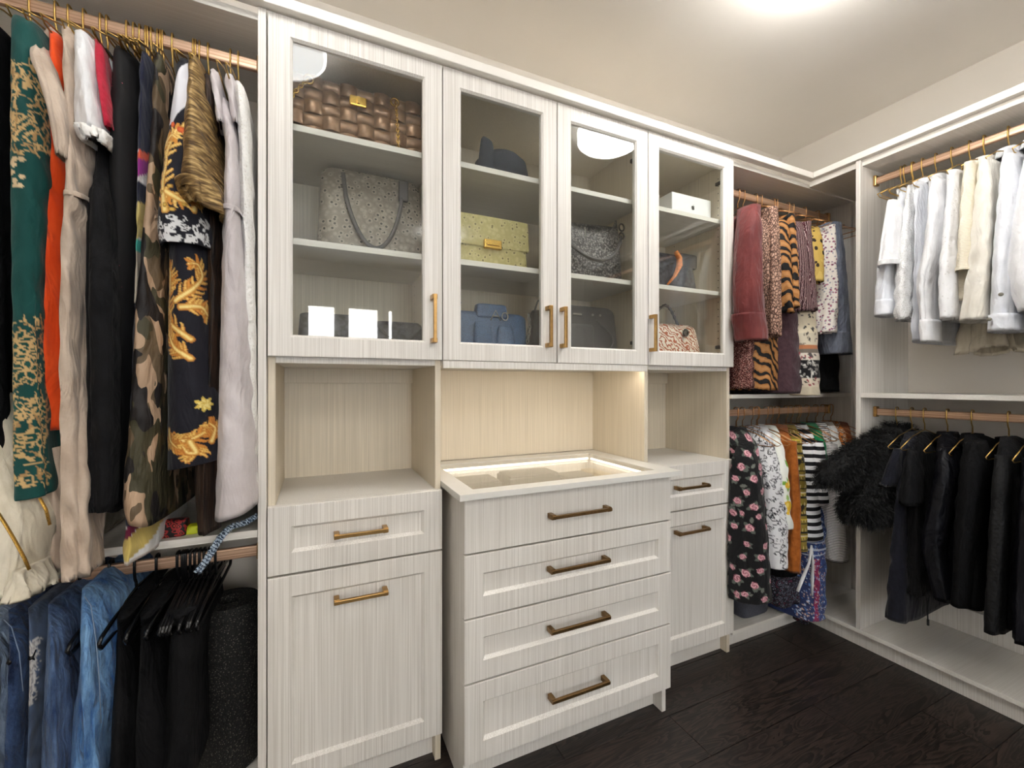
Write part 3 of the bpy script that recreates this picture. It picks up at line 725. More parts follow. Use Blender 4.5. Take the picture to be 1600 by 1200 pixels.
def cloth(name, axis, rodz, keys, mat, parent=None, seed=1, folds=5, amp=.006, wrinkle=.0012, N=52, dz=.014, paint=None, e=.5, hem=.012, hem_tilt=0.0, base=(255, 255, 255), sm=6, hem_wave=0.0):
    K = sorted([key_to_world(axis, k, rodz) for k in keys], key=lambda k: -k[0])
    rs = np.random.RandomState(seed); K = np.array(K); amp = amp * 1.45; wrinkle = wrinkle * 1.3
    zt, zb = K[0, 0], K[-1, 0]
    if paint is not None: N, dz = paint[1] if len(paint) > 1 else 200, paint[2] if len(paint) > 2 else .0032
    R = max(6, int((zt - zb) / dz)); z = np.linspace(zt, zb, R)
    g = lambda i: smooth1(np.interp(-z, -K[:, 0], K[:, i]), int(sm * (.014 / dz) ** 2) if sm else 0)
    bc, d, a1, a0 = g(1), g(2), g(3), g(4)
    th = np.linspace(-np.pi, np.pi, N, endpoint=False)
    ct, st = np.cos(th), np.sin(th); pc = np.sign(ct) * np.abs(ct) ** e; ps = np.sign(st) * np.abs(st) ** .8
    A = (.5 * (a1 + a0))[:, None] + (.5 * (a1 - a0))[:, None] * pc; B = bc[:, None] + d[:, None] * ps
    u = (zt - z) / (zt - zb + 1e-6); grow = (.25 + .75 * np.clip(u * 1.6, 0, 1))[:, None]
    T = th[None]; ZZ = z[:, None]; Fd = 0; Ga = 0
    for i in range(4):
        k = folds * (.6 + .45 * i); k = max(2, int(round(k))); ph = rs.uniform(0, 6.28); dr = rs.uniform(-2.5, 2.5); wf = rs.uniform(2, 6)
        Fd = Fd + (1, .7, .5, .35)[i] * tri(k * T + ph + dr * u[:, None] + .5 * np.sin(wf * ZZ + ph))
        Ga = Ga + (1, .7, .5, .35)[i] * tri(k * T + ph * 1.7 + dr * u[:, None] + .5 * np.sin(wf * ZZ + ph * 2))
    lim = np.minimum(amp, .42 * d[:, None] + .002)
    B = B + lim * grow * Fd * .5; A = A + amp * 1.1 * grow * Ga * .5 * (np.abs(ct)[None] ** .5)
    if wrinkle:
        for i in range(3):
            f = rs.uniform(35, 95); kk = rs.uniform(2, 6); ph = rs.uniform(0, 6.28)
            wv = wrinkle * np.sin(f * ZZ + kk * T + ph + 2 * np.sin(7 * ZZ + i)) * (.4 + .6 * np.sin(3.1 * ZZ * (i + 1) + ph) ** 2)
            A = A + wv; B = B + .7 * wv
    zz = np.broadcast_to(ZZ, A.shape).copy()
    if hem_tilt: zz = zz + hem_tilt * ps[None] * (u[:, None] ** 2)
    if hem_wave: zz = zz + hem_wave * np.sin(T * 3 + seed) * (u[:, None] ** 6)
    A, B, zz = keep_clear(axis, rodz, A, B, zz)
    V = place(axis, A, B, zz)
    cols = None
    if paint is not None:
        nom = np.stack([(.5 * (a1 + a0))[:, None] + (.5 * (a1 - a0))[:, None] * pc, bc[:, None] + d[:, None] * ps], -1)
        seg = np.hypot(*np.moveaxis(np.diff(nom, axis=1), -1, 0)); cum = np.concatenate([np.zeros((R, 1)), np.cumsum(seg, 1)], 1)
        i0 = N // 2; S = cum - cum[:, i0:i0 + 1]
        if axis == 'R': S = -S
        cv = Canvas(S, zz, base)
        def at(px, py, a=None):
            aa = np.interp(py, [0, 1], [0, 1]) if False else None
            a_ = a if a is not None else float(np.median(a1[R // 2:]))
            p = on_y(px, py, RY - a_) if axis == 'A' else on_x(px, py, RX - a_)
            bb = p[0] if axis == 'A' else p[1]; c0 = float(np.interp(-p[2], -z, bc))
            return ((bb - c0) * (1 if axis == 'A' else -1), p[2])
        paint[0](cv, at, rs); cols = cv.rgb
    return grid_object(name, V, mat, parent, cols, hem)

# hangers ------------------------------------------------------------
def hanger_parts(style):
    """hook hung over a rod whose centre is the origin, arms along local y"""
    hk = MB(); r = {'wire': .0021, 'plastic': .0034}[style]
    h = .0185; pts = [(0, .011, -.004)]
    for i in range(9):
        an = math.pi * i / 8; pts.append((0, .0112 * math.cos(an), h + .006 * math.sin(an)))
    pts += [(0, -.0112, -.012), (0, -.008, -.028), (0, 0, -.04), (0, 0, -.066)]
    hk.tube(pts, r, 6)
    ar = MB()
    if style == 'wire': ends = [(0, -.185, -.128), (0, -.1, -.088), (0, 0, -.063), (0, .1, -.088), (0, .185, -.128)]; ar.tube(ends + [(0, .17, -.137), (0, 0, -.137), (0, -.17, -.137)], r * .9, 6, closed=True)
    else:
        ar.tube([(0, -.205, -.085), (0, -.195, -.076), (0, -.1, -.062), (0, 0, -.052), (0, .1, -.062), (0, .195, -.076), (0, .205, -.085), (0, .195, -.098), (0, 0, -.098), (0, -.195, -.098)], .0042, 6, closed=True)
    return hk, ar
HANG = {}
def hanger(axis, b, rodz, label, style='wire', mat='wire', twist=0.0, group=None):
    """top-level hanger: hook > parts share mesh data between copies"""
    key = (style, mat)
    other = (b, RY, rodz) if axis == 'A' else (RX, b, rodz)
    t = thing('clothes_hanger', other, label, 'hanger', group)
    t.rotation_euler = (0, 0, (0 if axis == 'A' else -math.pi / 2) + twist)
    if key not in HANG:
        hk, ar = hanger_parts(style); res = []
        for nm, mb in (('hook', hk), ('frame', ar)):
            me = bpy.data.meshes.new(nm); me.from_pydata([tuple(map(float, p)) for p in mb.v], [], mb.f); me.update(); me.shade_smooth(); me.materials.append(M[mat]); res.append((nm, me))
        HANG[key] = res
    for nm, me in HANG[key]:
        o = bpy.data.objects.new(nm, me); COL.objects.link(o); o.parent = t
    return t
SEED = [10]
def nseed(): SEED[0] += 7; return SEED[0]
def mid_b(axis, keys, rodz):
    k = key_to_world(axis, keys[0], rodz); return k[1]
def garment(name, cat, label, short, axis, rodz, body, mat, sleeve=None, sleeve_mat=None, cuff=None, collar=None, hang='wire', hmat='wire', group=None, extra=None, part='body', twist=0.0, **kw):
    """one garment; sleeves, cuffs and collar are parts"""
    sd = nseed(); b0 = mid_b(axis, body, rodz)
    if hang: hanger(axis, b0, rodz, ('black plastic' if hang == 'plastic' else 'thin brass wire') + ' hanger carrying the ' + short, hang, hmat, twist)
    multi = sleeve or collar or extra
    if not multi:
        o = cloth(name, axis, rodz, body, mat, None, sd, **kw); tag(o, label, cat, group); return o
    zb = min(key_to_world(axis, k, rodz)[0] for k in body)
    org = (b0, RY, zb) if axis == 'A' else (RX, b0, zb)
    t = thing(name, org, label, cat, group)
    cloth(part, axis, rodz, body, mat, t, sd, **kw)
    if sleeve:
        kk = dict(folds=4, amp=.0042, wrinkle=.0007, N=40, e=.8)
        cloth('sleeve', axis, rodz, sleeve, sleeve_mat or mat, t, sd + 1, **kk)
        sh = min(k[3] for k in sleeve); bk = []
        for k in sleeve:
            K = list(k); a1 = K[3]; a0 = K[4] if len(K) > 4 else a1 - .09
            bk.append((K, a1, a0))
        # the far sleeve: the same cloth mirrored across the rod
        mir = [mirror_key(axis, k, rodz) for k in sleeve]
        cloth_world('sleeve', axis, mir, sleeve_mat or mat, t, sd + 2, **kk)
        if cuff:
            ks = sleeve[-1]; y1 = ks[0]; y0 = y1 - cuff; g = 2.0
            prev = sleeve[-2]; f = (y0 - prev[0]) / max(1e-3, (y1 - prev[0])); xl0 = prev[1] + f * (ks[1] - prev[1]); xr0 = prev[2] + f * (ks[2] - prev[2])
            a4 = ks[4] if len(ks) > 4 else ks[3] - .09
            cloth('cuff', axis, rodz, [(y0, xl0 - g, xr0 + g, ks[3] + .006, a4 - .006), (y1 + 1, ks[1] - g, ks[2] + g, ks[3] + .006, a4 - .006)], sleeve_mat or mat, t, sd + 3, folds=2, amp=.001, wrinkle=.0006, N=32, dz=.008, e=.8, sm=0)
    if collar:
        cz, h, w = collar
        K = [(cz, b0, .026, w, -w), (cz - h, b0, .034, w + .02, -w - .02)]
        cloth_world('collar', axis, K, mat, t, sd + 4, folds=2, amp=.002, wrinkle=.0005, N=32, dz=.006, e=.8)
    if extra: extra(t, sd)
    return t
def mirror_key(axis, k, rodz):
    K = key_to_world(axis, k, rodz); return (K[0], K[1], K[2], -K[4], -K[3])
def cloth_world(name, axis, K, mat, parent, seed, **kw):
    """same loft from world keys (height, along rod, half thickness, front reach, back reach)"""
    global key_to_world
    old = key_to_world; key_to_world = lambda ax, k, rz: k
    try: o = cloth(name, axis, 0, K, mat, parent, seed, **kw)
    finally: key_to_world = old
    return o
# ------------------------------------------------------------------ left unit, upper rod
A, R = 'A', 'R'
LG = 'long garments on the upper left rod'
garment('evening_dress', 'dress', 'black dress hanging at the very left edge of the upper rod', 'black dress at the far left', A, ZUA,
        [('z1.975', -45, -30, .03), ('z1.9', -55, -20, .2), (400, -50, 6, .21), (560, -40, 9, .21), (712, -30, 14, .21)], 'black', group=LG)
def p_green(c, at, rs):
    gold = (206, 172, 118); g2 = (176, 140, 92)
    c.rgb *= (1 + .05 * np.sin(c.S * 260))[..., None]
    for (y0, y1, n, l) in ((85, 240, 150, .032), (500, 765, 200, .028)):
        for i in range(n):
            px = rs.uniform(-2, 80); py = rs.uniform(y0, y1); s0, z0 = at(px, py); ang = rs.uniform(.6, 2.5); k = rs.uniform(-50, 50); u = np.linspace(0, 1, 15); L = l * rs.uniform(.4, 1.1)
            an = ang + k * L * u * 1.5; P = np.stack([s0 + np.cumsum(np.cos(an)) * L / 15, z0 + np.cumsum(np.sin(an)) * L / 15], 1)
            c.stroke(P, .0026 * (1.15 - u) * rs.uniform(.5, 1), gold if rs.random() > .3 else g2)
    for i in range(16):
        px = rs.uniform(12, 64); py = rs.uniform(530, 735); s0, z0 = at(px, py); r = rs.uniform(.008, .017)
        for k in range(7):
            an = k * .9 + i; c.leaf(s0, z0, r * 1.3, an, gold); c.leaf(s0 + .25 * r * math.cos(an), z0 + .25 * r * math.sin(an), r * .8, an, (14, 74, 66))
    for i in range(12):
        s0, z0 = at(rs.uniform(8, 30), rs.uniform(245, 290)); c.ell(s0, z0, .004, .005, 0, (216, 190, 150))
garment('kaftan', 'dress', 'dark green kaftan with gold flower print near the hem', 'green kaftan', A, ZUA,
        [('z1.98', 28, 46, .03), ('z1.91', 2, 60, .19), (230, -4, 76, .23), (430, 0, 60, .23), (600, 6, 62, .235), (780, 9, 76, .24)], 'paint', group=LG,
        paint=(p_green, 190, .003), base=(14, 72, 68), folds=4, amp=.006, hem_tilt=.006)
garment('dress', 'dress', 'bright orange sleeveless dress between green kaftan and beige jumpsuit', 'orange dress', A, ZUA,
        [('z1.98', 72, 84, .03), ('z1.91', 66, 96, .16), (240, 68, 96, .2), (400, 60, 94, .2), (674, 53, 90, .21)], 'orange', group=LG, folds=3, amp=.005)
def waist(t, sd):
    cloth('waist_tie', A, ZUA, [(296, 87, 126, .258, .1), (300, 86.5, 126.5, .262, .1), (304, 87, 126, .258, .1)], 'beige', t, sd + 5, folds=12, amp=.0015, dz=.003, N=48, sm=1, e=.8)
    cloth('strap', A, ZUA, [('z1.985', 75, 84, .04, .0), (80, 40, 62, .22, .15), (130, 62, 82, .26, .2), (195, 76, 92, .27, .2), (240, 82, 96, .268, .2)], 'beige', t, sd + 6, folds=3, amp=.004, N=32)
    cloth('leg', A, ZUA, [(700, 72, 92, .2, .13), (860, 68, 90, .2, .13), (897, 62, 90, .205, .13)], 'beige', t, sd + 8, folds=3, amp=.004, N=36)
garment('jumpsuit', 'jumpsuit', 'beige satin jumpsuit with gathered waist tie and long legs', 'beige jumpsuit', A, ZUA,
        [('z1.985', 92, 106, .03), ('z1.92', 84, 118, .18), (170, 86, 122, .22), (250, 86, 128, .25), (300, 88, 124, .255), (345, 78, 126, .26), (500, 78, 124, .26), (700, 86, 125, .265, .06), (800, 87, 127, .268, .15), (860, 87, 129, .27, .18), (908, 85, 131, .272, .18)],
        'beige', group=LG, extra=waist, part='body', folds=4, amp=.007, wrinkle=.002)
garment('camisole', 'top', 'dark red satin top with a white hem beside the white blouse', 'dark red top', A, ZUA,
        [('z1.98', 146, 154, .03), ('z1.92', 142, 158, .16), (120, 146, 160, .2), (165, 156, 167, .22), (196, 162, 170, .22)], 'red', group=LG, folds=3, amp=.003)
def lacetrim(t, sd):
    cloth('lace_trim', A, ZUA, [(192, 102, 162, .246, .1), (206, 112, 160, .25, .1), (216, 124, 156, .25, .1)], 'lace', t, sd + 5, folds=12, amp=.005, N=60, dz=.006, hem_wave=.004, sm=1)
garment('blouse', 'top', 'short white blouse with a lace hem above the black dress', 'short white blouse', A, ZUA,
        [('z1.985', 116, 130, .03), ('z1.92', 100, 148, .18), (120, 98, 156, .225), (165, 95, 162, .24), (198, 98, 162, .245)], 'white', group=LG, extra=lacetrim, folds=4, amp=.007)
garment('dress', 'dress', 'black dress sprinkled with tiny pink dots behind the gathered skirt', 'dotted black dress', A, ZUA,
        [('z1.98', 186, 198, .03), ('z1.91', 168, 206, .17), (200, 160, 210, .2), (300, 160, 212, .205), (500, 160, 206, .2), (800, 158, 196, .2)], 'dots_black', group=LG, folds=4)
garment('dress', 'dress', 'long black dress with gathered skirt right of the beige jumpsuit', 'gathered black dress', A, ZUA,
        [('z1.98', 158, 168, .02), ('z1.90', 146, 172, .12), (262, 142, 168, .2), (300, 124, 176, .24), (420, 121, 178, .255), (600, 123, 178, .255), (802, 126, 172, .25)], 'black_soft', group=LG, folds=8, amp=.008)
def p_block(c, at, rs):
    z = c.Z; zz = lambda y: at(205, y, .2)[1]
    def band(y0, y1, col, tilt=0): c.put((z < zz(y0) + tilt * c.S) & (z > zz(y1) + tilt * c.S), col)
    band(-100, 230, (30, 34, 58)); band(232, 246, (232, 96, 66), .3); band(246, 274, (150, 40, 140), .3); band(274, 282, (226, 226, 226), .6); band(282, 315, (30, 34, 58))
    band(315, 372, (214, 196, 124), .3); band(372, 392, (70, 190, 176)); band(392, 470, (214, 200, 180)); band(470, 822, (28, 30, 46)); band(822, 838, (112, 24, 60), .5); band(838, 874, (214, 190, 108), .4); band(874, 900, (214, 204, 196))
garment('maxi_dress', 'dress', 'colour block dress of navy, magenta and yellow left of camouflage dress', 'colour block dress', A, ZUA,
        [('z1.98', 222, 230, .03), ('z1.92', 214, 230, .16), (250, 207, 228, .2), (400, 205, 224, .2), (600, 196, 224, .19), (815, 186, 222, .2), (862, 176, 224, .215), (884, 184, 214, .218)], 'paint', group=LG,
        paint=(p_block, 120, .005), folds=3, amp=.004)
garment('dress', 'dress', 'camouflage print shirt dress in brown and olive with rounded hem', 'camouflage dress', A, ZUA,
        [('z1.98', 240, 252, .03), ('z1.92', 232, 258, .17), (200, 226, 258, .2), (330, 218, 250, .215), (500, 202, 246, .225), (640, 192, 245, .235), (740, 180, 244, .24), (795, 170, 244, .245), (822, 186, 244, .245)], 'camo', group=LG, folds=3, amp=.008, hem_tilt=-.01)
def p_bar_top(c, at, rs):
    # white and navy diagonal bands at the shoulder, gold acanthus, leopard border
    z = c.Z; zz = lambda y: at(285, y, .2)[1]
    ph = (c.S * 1.0 - (z - zz(85)) * .55) * 46
    c.put((z > zz(196)) & (np.sin(ph) > .1), (226, 226, 232))
    for pts, w in ((((262, 330), (252, 290), (256, 240), (270, 200), (290, 195)), .009), (((240, 250), (244, 220), (262, 205), (275, 215)), .007), (((300, 330), (312, 300), (322, 270), (318, 240)), .007), (((262, 300), (285, 318), (305, 310), (322, 322)), .007)):
        c.scroll([at(*p, .215) for p in pts], w * 1.3, rs, (246, 214, 130), (206, 140, 60), n=11)
    c.stroke([at(x, y, .215) for x, y in ((250, 320), (252, 300), (268, 292), (284, 302), (286, 322), (272, 330), (262, 322))], .005, (226, 190, 96), (160, 110, 40))
    c.stroke([at(x, y, .2) for x, y in ((252, 182), (268, 194), (284, 204))], .007, (236, 120, 58), (200, 70, 50))
    for i in range(70):
        s0, z0 = at(rs.uniform(228, 335), rs.uniform(338, 376), .225); a = rs.uniform(0, 3.1); r = rs.uniform(.004, .010)
        c.ell(s0, z0, r, r * .55, a, (226, 226, 226)); 
        if rs.random() > .5: c.ell(s0, z0, r * .5, r * .22, a, (20, 20, 26))
def p_bar_skirt(c, at, rs):
    G = ((300, 530, 256, 500, 256, 455, 275, 432), (256, 455, 262, 425, 250, 412, 252, 430), (275, 470, 300, 455, 322, 430, 312, 410, 296, 412), (300, 560, 275, 545, 256, 520, 250, 480), (285, 480, 318, 478, 330, 492, 322, 480),
         (248, 690, 275, 690, 300, 688, 325, 672, 340, 660), (300, 690, 310, 708, 296, 708, 290, 698), (330, 690, 338, 670, 326, 662), (256, 674, 262, 690, 280, 700))
    for g in G:
        P = [at(g[i], g[i + 1], .2) for i in range(0, len(g), 2)]; c.scroll(P, .0105, rs, (240, 202, 112), (190, 116, 44), n=12, leaf=2.7)
    for k in range(7):
        s0, z0 = at(320, 632, .2); c.leaf(s0, z0, .017, k * .9, (232, 200, 96)); c.leaf(s0, z0, .012, k * .9 + .2, (252, 232, 150))
def baroque_extra(t, sd):
    cloth('bodice', A, ZUA, [('z1.985', 288, 298, .03), ('z1.92', 266, 310, .17), (160, 258, 312, .2), (240, 246, 318, .215), (300, 236, 324, .225), (348, 228, 331, .235), (378, 236, 325, .23)], 'paint', t, sd + 5, folds=3, amp=.005, paint=(p_bar_top, 230, .0026), base=(24, 24, 34), hem_tilt=.004)
garment('dress', 'dress', 'black dress with gold baroque leaf scrolls and leopard banded bodice', 'baroque print dress', A, ZUA,
        [('z1.86', 262, 310, .1), (372, 248, 320, .2), (500, 245, 330, .2), (650, 243, 341, .2), (730, 243, 346, .2)], 'paint', group=LG, extra=baroque_extra, part='skirt', folds=2, amp=.003, wrinkle=.0005, paint=(p_bar_skirt, 230, .0026), base=(24, 24, 34), hem_tilt=.012)
def goldbits(t, sd):
    cloth('peplum', A, ZUA, [(272, 262, 338, .27, .05), (300, 268, 342, .275, .05), (318, 285, 340, .27, .05)], 'gold_crinkle', t, sd + 5, folds=6, amp=.008, N=60, dz=.006, hem_tilt=-.012)
garment('shimmer_top', 'top', 'crinkled bronze gold top hanging over the baroque dress', 'bronze gold top', A, ZUA,
        [('z1.99', 296, 302, .05), ('z1.95', 288, 312, .16), (160, 277, 322, .235), (220, 270, 330, .255), (290, 263, 338, .27)], 'gold_crinkle', group=LG, extra=goldbits, folds=3, amp=.004)
garment('dress', 'dress', 'dark brown fringed dress tucked behind the lavender dress', 'brown fringed dress', A, ZUA,
        [('z1.97', 318, 326, .03), ('z1.9', 314, 332, .16), (300, 316, 342, .18), (500, 316, 344, .18), (740, 292, 336, .19), (838, 300, 332, .19)], 'fringe', group=LG, folds=6, amp=.006)
def straps(t, sd):
    for k, x in enumerate((322, 346)):
        cloth('strap', A, ZUA, [('z1.985', x + 8, x + 16, .03, -.03), ('z1.93', x, x + 20, .14, .03), (190, x + 16, x + 26, .17, .1)], 'lavender', t, sd + 5 + k, folds=2, amp=.003, N=24)
    cloth('waist_seam', A, ZUA, [(318, 339, 373, .212, .0), (326, 339, 373, .212, .0)], 'lavender', t, sd + 8, folds=2, amp=.001, dz=.004, sm=0)
garment('dress', 'dress', 'pale lavender sleeveless dress with draped straps and straight hem', 'lavender dress', A, ZUA,
        [('z1.87', 336, 358, .12), (190, 342, 368, .17), (220, 347, 371, .185), (300, 341, 372, .205), (322, 341, 371, .205), (345, 340, 374, .21), (500, 335, 385, .215), (700, 327, 393, .22), (812, 321, 396, .22)], 'lavender', group=LG, extra=straps, folds=2, amp=.004, hem_tilt=.012)
garment('dress', 'dress', 'white lace dress closest to the left cabinet panel', 'white lace dress', A, ZUA,
        [('z1.975', 366, 374, .03), ('z1.9', 360, 384, .15), (180, 366, 388, .165), (330, 370, 393, .165), (560, 378, 398, .16), (785, 386, 402, .15)], 'lace', group=LG, folds=4, amp=.004)
def goldedge(t, sd):
    m = MB()
    for pts in (((-4, 800), (10, 822), (24, 846), (38, 872), (46, 890)), ((62, 778), (72, 796), (78, 820))):
        m = MB(); m.tube([on_y(x, y, RY - .285) for x, y in pts], .0042, 8, flat=.5); obj('glitter_trim', m, 'glitter', t, smooth=True)
    cloth('rolled_hem', A, ZUA, [(895, 6, 40, .285, .15), (918, 0, 50, .30, .15), (936, -6, 54, .305, .15), (944, -10, 48, .30, .15)], 'sheer', t, sd + 5, folds=7, amp=.007, N=72, dz=.004, e=1.0)
garment('gown', 'dress', 'sheer cream gown with gold glitter trim bunched above the jeans', 'sheer cream gown', A, ZUA,
        [('z1.96', -75, -65, .03), ('z1.9', -90, -50, .18), (500, -90, -30, .2), (740, -60, 40, .22), (800, -45, 72, .25), (850, -40, 62, .27), (905, -40, 46, .28), (940, -40, 36, .28)], 'sheer', group=LG, extra=goldedge, folds=5, amp=.010)
# ------------------------------------------------------------------ left unit, lower rod
JG = 'jeans folded over hangers on the lower left rod'
def jeans(label, short, keys, mat, seams=None, **kw):
    def ex(t, sd):
        for s in seams or ():
            m = MB(); m.tube([on_y(x, y, RY - a) for x, y, a in s], .0008, 5); obj('stitching', m, 'jean_thread', t, smooth=True)
    return garment('jeans', 'jeans', label, short, A, ZLL, keys, mat, hang='plastic', hmat='black_plastic', group=JG, extra=ex if seams else None, part='leg', **kw)
plain('jean_thread', C(128, 146, 172), .8)
jk = dict(folds=5, amp=.010, wrinkle=.0016, e=.6)
jeans('light blue jeans, rightmost of the denim beside black trousers', 'light blue jeans', [(922, 122, 138, .14), (938, 114, 150, .19), (1000, 108, 154, .205), (1133, 97, 158, .21), (1250, 90, 160, .21)], 'denim_light', [[(132, 932, .2), (142, 946, .222), (150, 1000, .224), (155, 1060, .224), (158, 1130, .224)]], **jk)
jeans('medium blue jeans second from the right among the denim', 'medium blue jeans', [(945, 70, 84, .14), (965, 66, 92, .19), (1030, 62, 95, .205), (1133, 58, 98, .21), (1250, 54, 98, .21)], 'denim_mid', **jk)
def p_rip(c, at, rs):
    c.rgb *= (1 + .12 * np.sin(c.S * 190 + 3 * np.sin(c.Z * 60)))[..., None]
    for i in range(420):
        py = rs.uniform(1005, 1100); s0, z0 = at(50 + rs.normal(0, 5), py); l = rs.uniform(.003, .009); a = rs.normal(0, .25)
        c.stroke([(s0 - l * math.cos(a), z0 - l * math.sin(a)), (s0, z0), (s0 + l * math.cos(a), z0 + l * math.sin(a))], rs.uniform(.0008, .002), (198, 196, 194) if rs.random() > .3 else (150, 148, 150))
jeans('faded grey blue jeans ripped white down the front', 'ripped jeans', [(950, 38, 54, .14), (970, 34, 64, .19), (1030, 36, 64, .205), (1133, 32, 60, .21), (1250, 30, 60, .21)], 'paint', paint=(p_rip, 150, .0035), base=(70, 86, 112), **jk)
jeans('dark navy jeans with worn thigh at the left of the rod', 'dark navy jeans', [(952, 8, 24, .14), (972, 4, 34, .19), (1030, 8, 38, .205), (1133, 4, 32, .21), (1250, 0, 30, .21)], 'denim_dark', [[(6, 968, .2), (18, 980, .222), (30, 1020, .224), (36, 1080, .224)]], **jk)
jeans('pale washed jeans at the lower left edge of view', 'pale washed jeans', [(960, -26, -10, .14), (985, -30, 4, .19), (1133, -30, 6, .21), (1250, -30, 2, .21)], 'denim_pale', **jk)
TG = 'black trousers on the lower left rod'
for lab, sh, ks in (('black trousers directly right of the light blue jeans', 'black trousers next to the jeans', [(950, 180, 194, .1), (968, 172, 204, .18), (1133, 162, 206, .2), (1250, 158, 206, .2)]),
                    ('black trousers in the middle of the three black pairs', 'middle black trousers', [(948, 216, 232, .1), (966, 206, 246, .18), (1133, 200, 250, .195), (1250, 196, 250, .195)]),
                    ('wide black trousers beside the foam roller', 'wide black trousers', [(945, 256, 286, .1), (962, 250, 308, .18), (1000, 250, 312, .19), (1060, 248, 300, .19), (1133, 246, 302, .19), (1250, 244, 300, .19)])):
    garment('trousers', 'trousers', lab, sh, A, ZLL, ks, 'trouser', hang='plastic', hmat='black_plastic', group=TG, folds=4, amp=.009)
ORD = ('first', 'second', 'third', 'fourth', 'fifth', 'sixth', 'seventh', 'eighth', 'last')
for i, px in enumerate((279, 286, 292, 299, 306, 313, 320, 328, 338)):
    hanger(A, on_y(px, 890, RY)[0], ZLL, ORD[i] + ' from the left among the bunched empty black hangers', 'plastic', 'black_plastic', math.radians(rng.uniform(-3, 3)), 'empty black hangers')
for i, px in enumerate((211, 219, 230, 238, 247, 256, 270, 312)):
    hanger(A, on_y(px, 90, RY)[0], ZUA, ORD[i] + ' crowded gold hanger hook from the left above the camouflage and baroque dresses', 'wire', 'wire', math.radians(rng.uniform(-6, 6)), 'crowded hangers on the upper left rod')
t = thing('foam_roller', on_y(360, 1000, 1.44)[:2] + (.095,), 'speckled black foam roller standing beside the left cabinet panel', 'roller')
fx, fy = t.location[0], t.location[1]
obj('roller_body', MB().lathe([(.066, .095), (.076, .105), (.076, .542), (.070, .552)], fx, fy, 48, False), 'foam', t, smooth=True)
obj('hollow_core', MB().lathe([(.070, .552), (.03, .552), (.028, .40), (.002, .40)], fx, fy, 40, False), 'foam', t)
# ------------------------------------------------------------------ soft boxes for bags and baskets
def pouch(name, parent, mat, cx, cy, z0, w, d, h, top_w=1.0, top_d=.6, e=.45, rows=18, n=48, bulge=.1, yaw=0.0, round_=.12, sag=0.0, open_top=False):
    V = []; th = np.linspace(0, 2 * np.pi, n, endpoint=False)
    T = np.concatenate([[0, .01, .03, .07], np.linspace(.12, .88, rows), [.93, .97, .99, 1.0]])
    for t in T:
        k = 1.0
        if t < round_: k = 1 - .25 * (1 - t / round_) ** 2.2 * .55
        if t > 1 - round_ and not open_top: k = 1 - .45 * ((t - 1 + round_) / round_) ** 2.4
        W = .5 * w * (1 + (top_w - 1) * t) * (1 - .35 * (1 - k)); Dp = .5 * d * ((1 - t) + top_d * t) * (1 + bulge * math.sin(math.pi * t)) * k
        c = np.sign(np.cos(th)) * np.abs(np.cos(th)) ** e; s = np.sign(np.sin(th)) * np.abs(np.sin(th)) ** e
        x = W * c; yy = Dp * s; zz = z0 + h * t - sag * t * (1 - (x / (W + 1e-6)) ** 2)
        X = cx + x * math.cos(yaw) - yy * math.sin(yaw); Y = cy + x * math.sin(yaw) + yy * math.cos(yaw)
        V.append(np.stack([X, Y, zz], 1))
    V = np.array(V)[::-1]
    o = grid_object(name, V, mat, parent, None, 0, True)
    return o
def arc(p, q, rise, n=15, out=(0, 0, 0), power=1.0):
    p = np.array(p, float); q = np.array(q, float); out = np.array(out, float); r = []
    for i in range(n):
        t = i / (n - 1); s = math.sin(math.pi * t) ** power
        r.append(p * (1 - t) + q * t + np.array([0, 0, rise]) * s + out * s)
    return r
def chain(parent, pts, r=.006, wire=.0014, mat='gold', name='chain'):
    """interlocked oval links along a path, as one chain"""
    P = np.array(pts, float); L = np.concatenate([[0], np.cumsum(np.linalg.norm(np.diff(P, axis=0), axis=1))]); mb = MB(); k = max(2, int(L[-1] / (r * 1.5)))
    for i in range(k):
        s = (i + .5) / k * L[-1]; c = np.array([np.interp(s, L, P[:, j]) for j in range(3)]); c2 = np.array([np.interp(min(s + .002, L[-1]), L, P[:, j]) for j in range(3)])
        t = c2 - c; t = t / (np.linalg.norm(t) + 1e-9); u = np.cross(t, [0, 1, 0] if abs(t[1]) < .9 else [1, 0, 0]); u /= np.linalg.norm(u); v = np.cross(t, u)
        a, b = (u, v) if i % 2 else (v, u)
        mb.tube([c + r * math.cos(q) * t + r * .62 * math.sin(q) * a for q in np.linspace(0, 2 * math.pi, 9)[:-1]], wire, 5, closed=True)
    o = obj(name, mb, mat, parent, smooth=True); o['kind'] = 'stuff'; return o

# things on the left shelf
p = on_y(270, 828, 1.325); t = thing('clutch_bag', (p[0], p[1], .785), 'small dark clutch with red paisley embroidery on the left shelf', 'bag')
pouch('body', t, 'paisley_red', p[0], p[1], .785, .065, .05, .04, top_d=.5); obj('zipper', MB().tube([(p[0] - .03, p[1], .824), (p[0] + .03, p[1], .824)], .002, 6), 'dark_metal', t)
p = on_y(302, 826, 1.33); t = thing('rolled_sock', (p[0], p[1], .785), 'rolled neon yellow sock on the shelf under the brown dress', 'sock')
pouch('roll', t, 'lime', p[0], p[1], .785, .042, .045, .020, top_d=.7, e=.8); obj('cuff', MB().tube([(p[0] + .018, p[1] - .02, .796), (p[0] + .022, p[1] + .02, .796)], .008, 10), 'lime', t, smooth=True)
bp = [on_y(400, 806, 1.30), on_y(380, 818, 1.28), on_y(360, 822, 1.272), on_y(345, 838, 1.262), on_y(333, 858, 1.262), on_y(322, 876, 1.264), on_y(309, 893, 1.266)]
t = thing('braided_belt', bp[-1], 'blue and white braided belt trailing over the left shelf edge', 'belt')
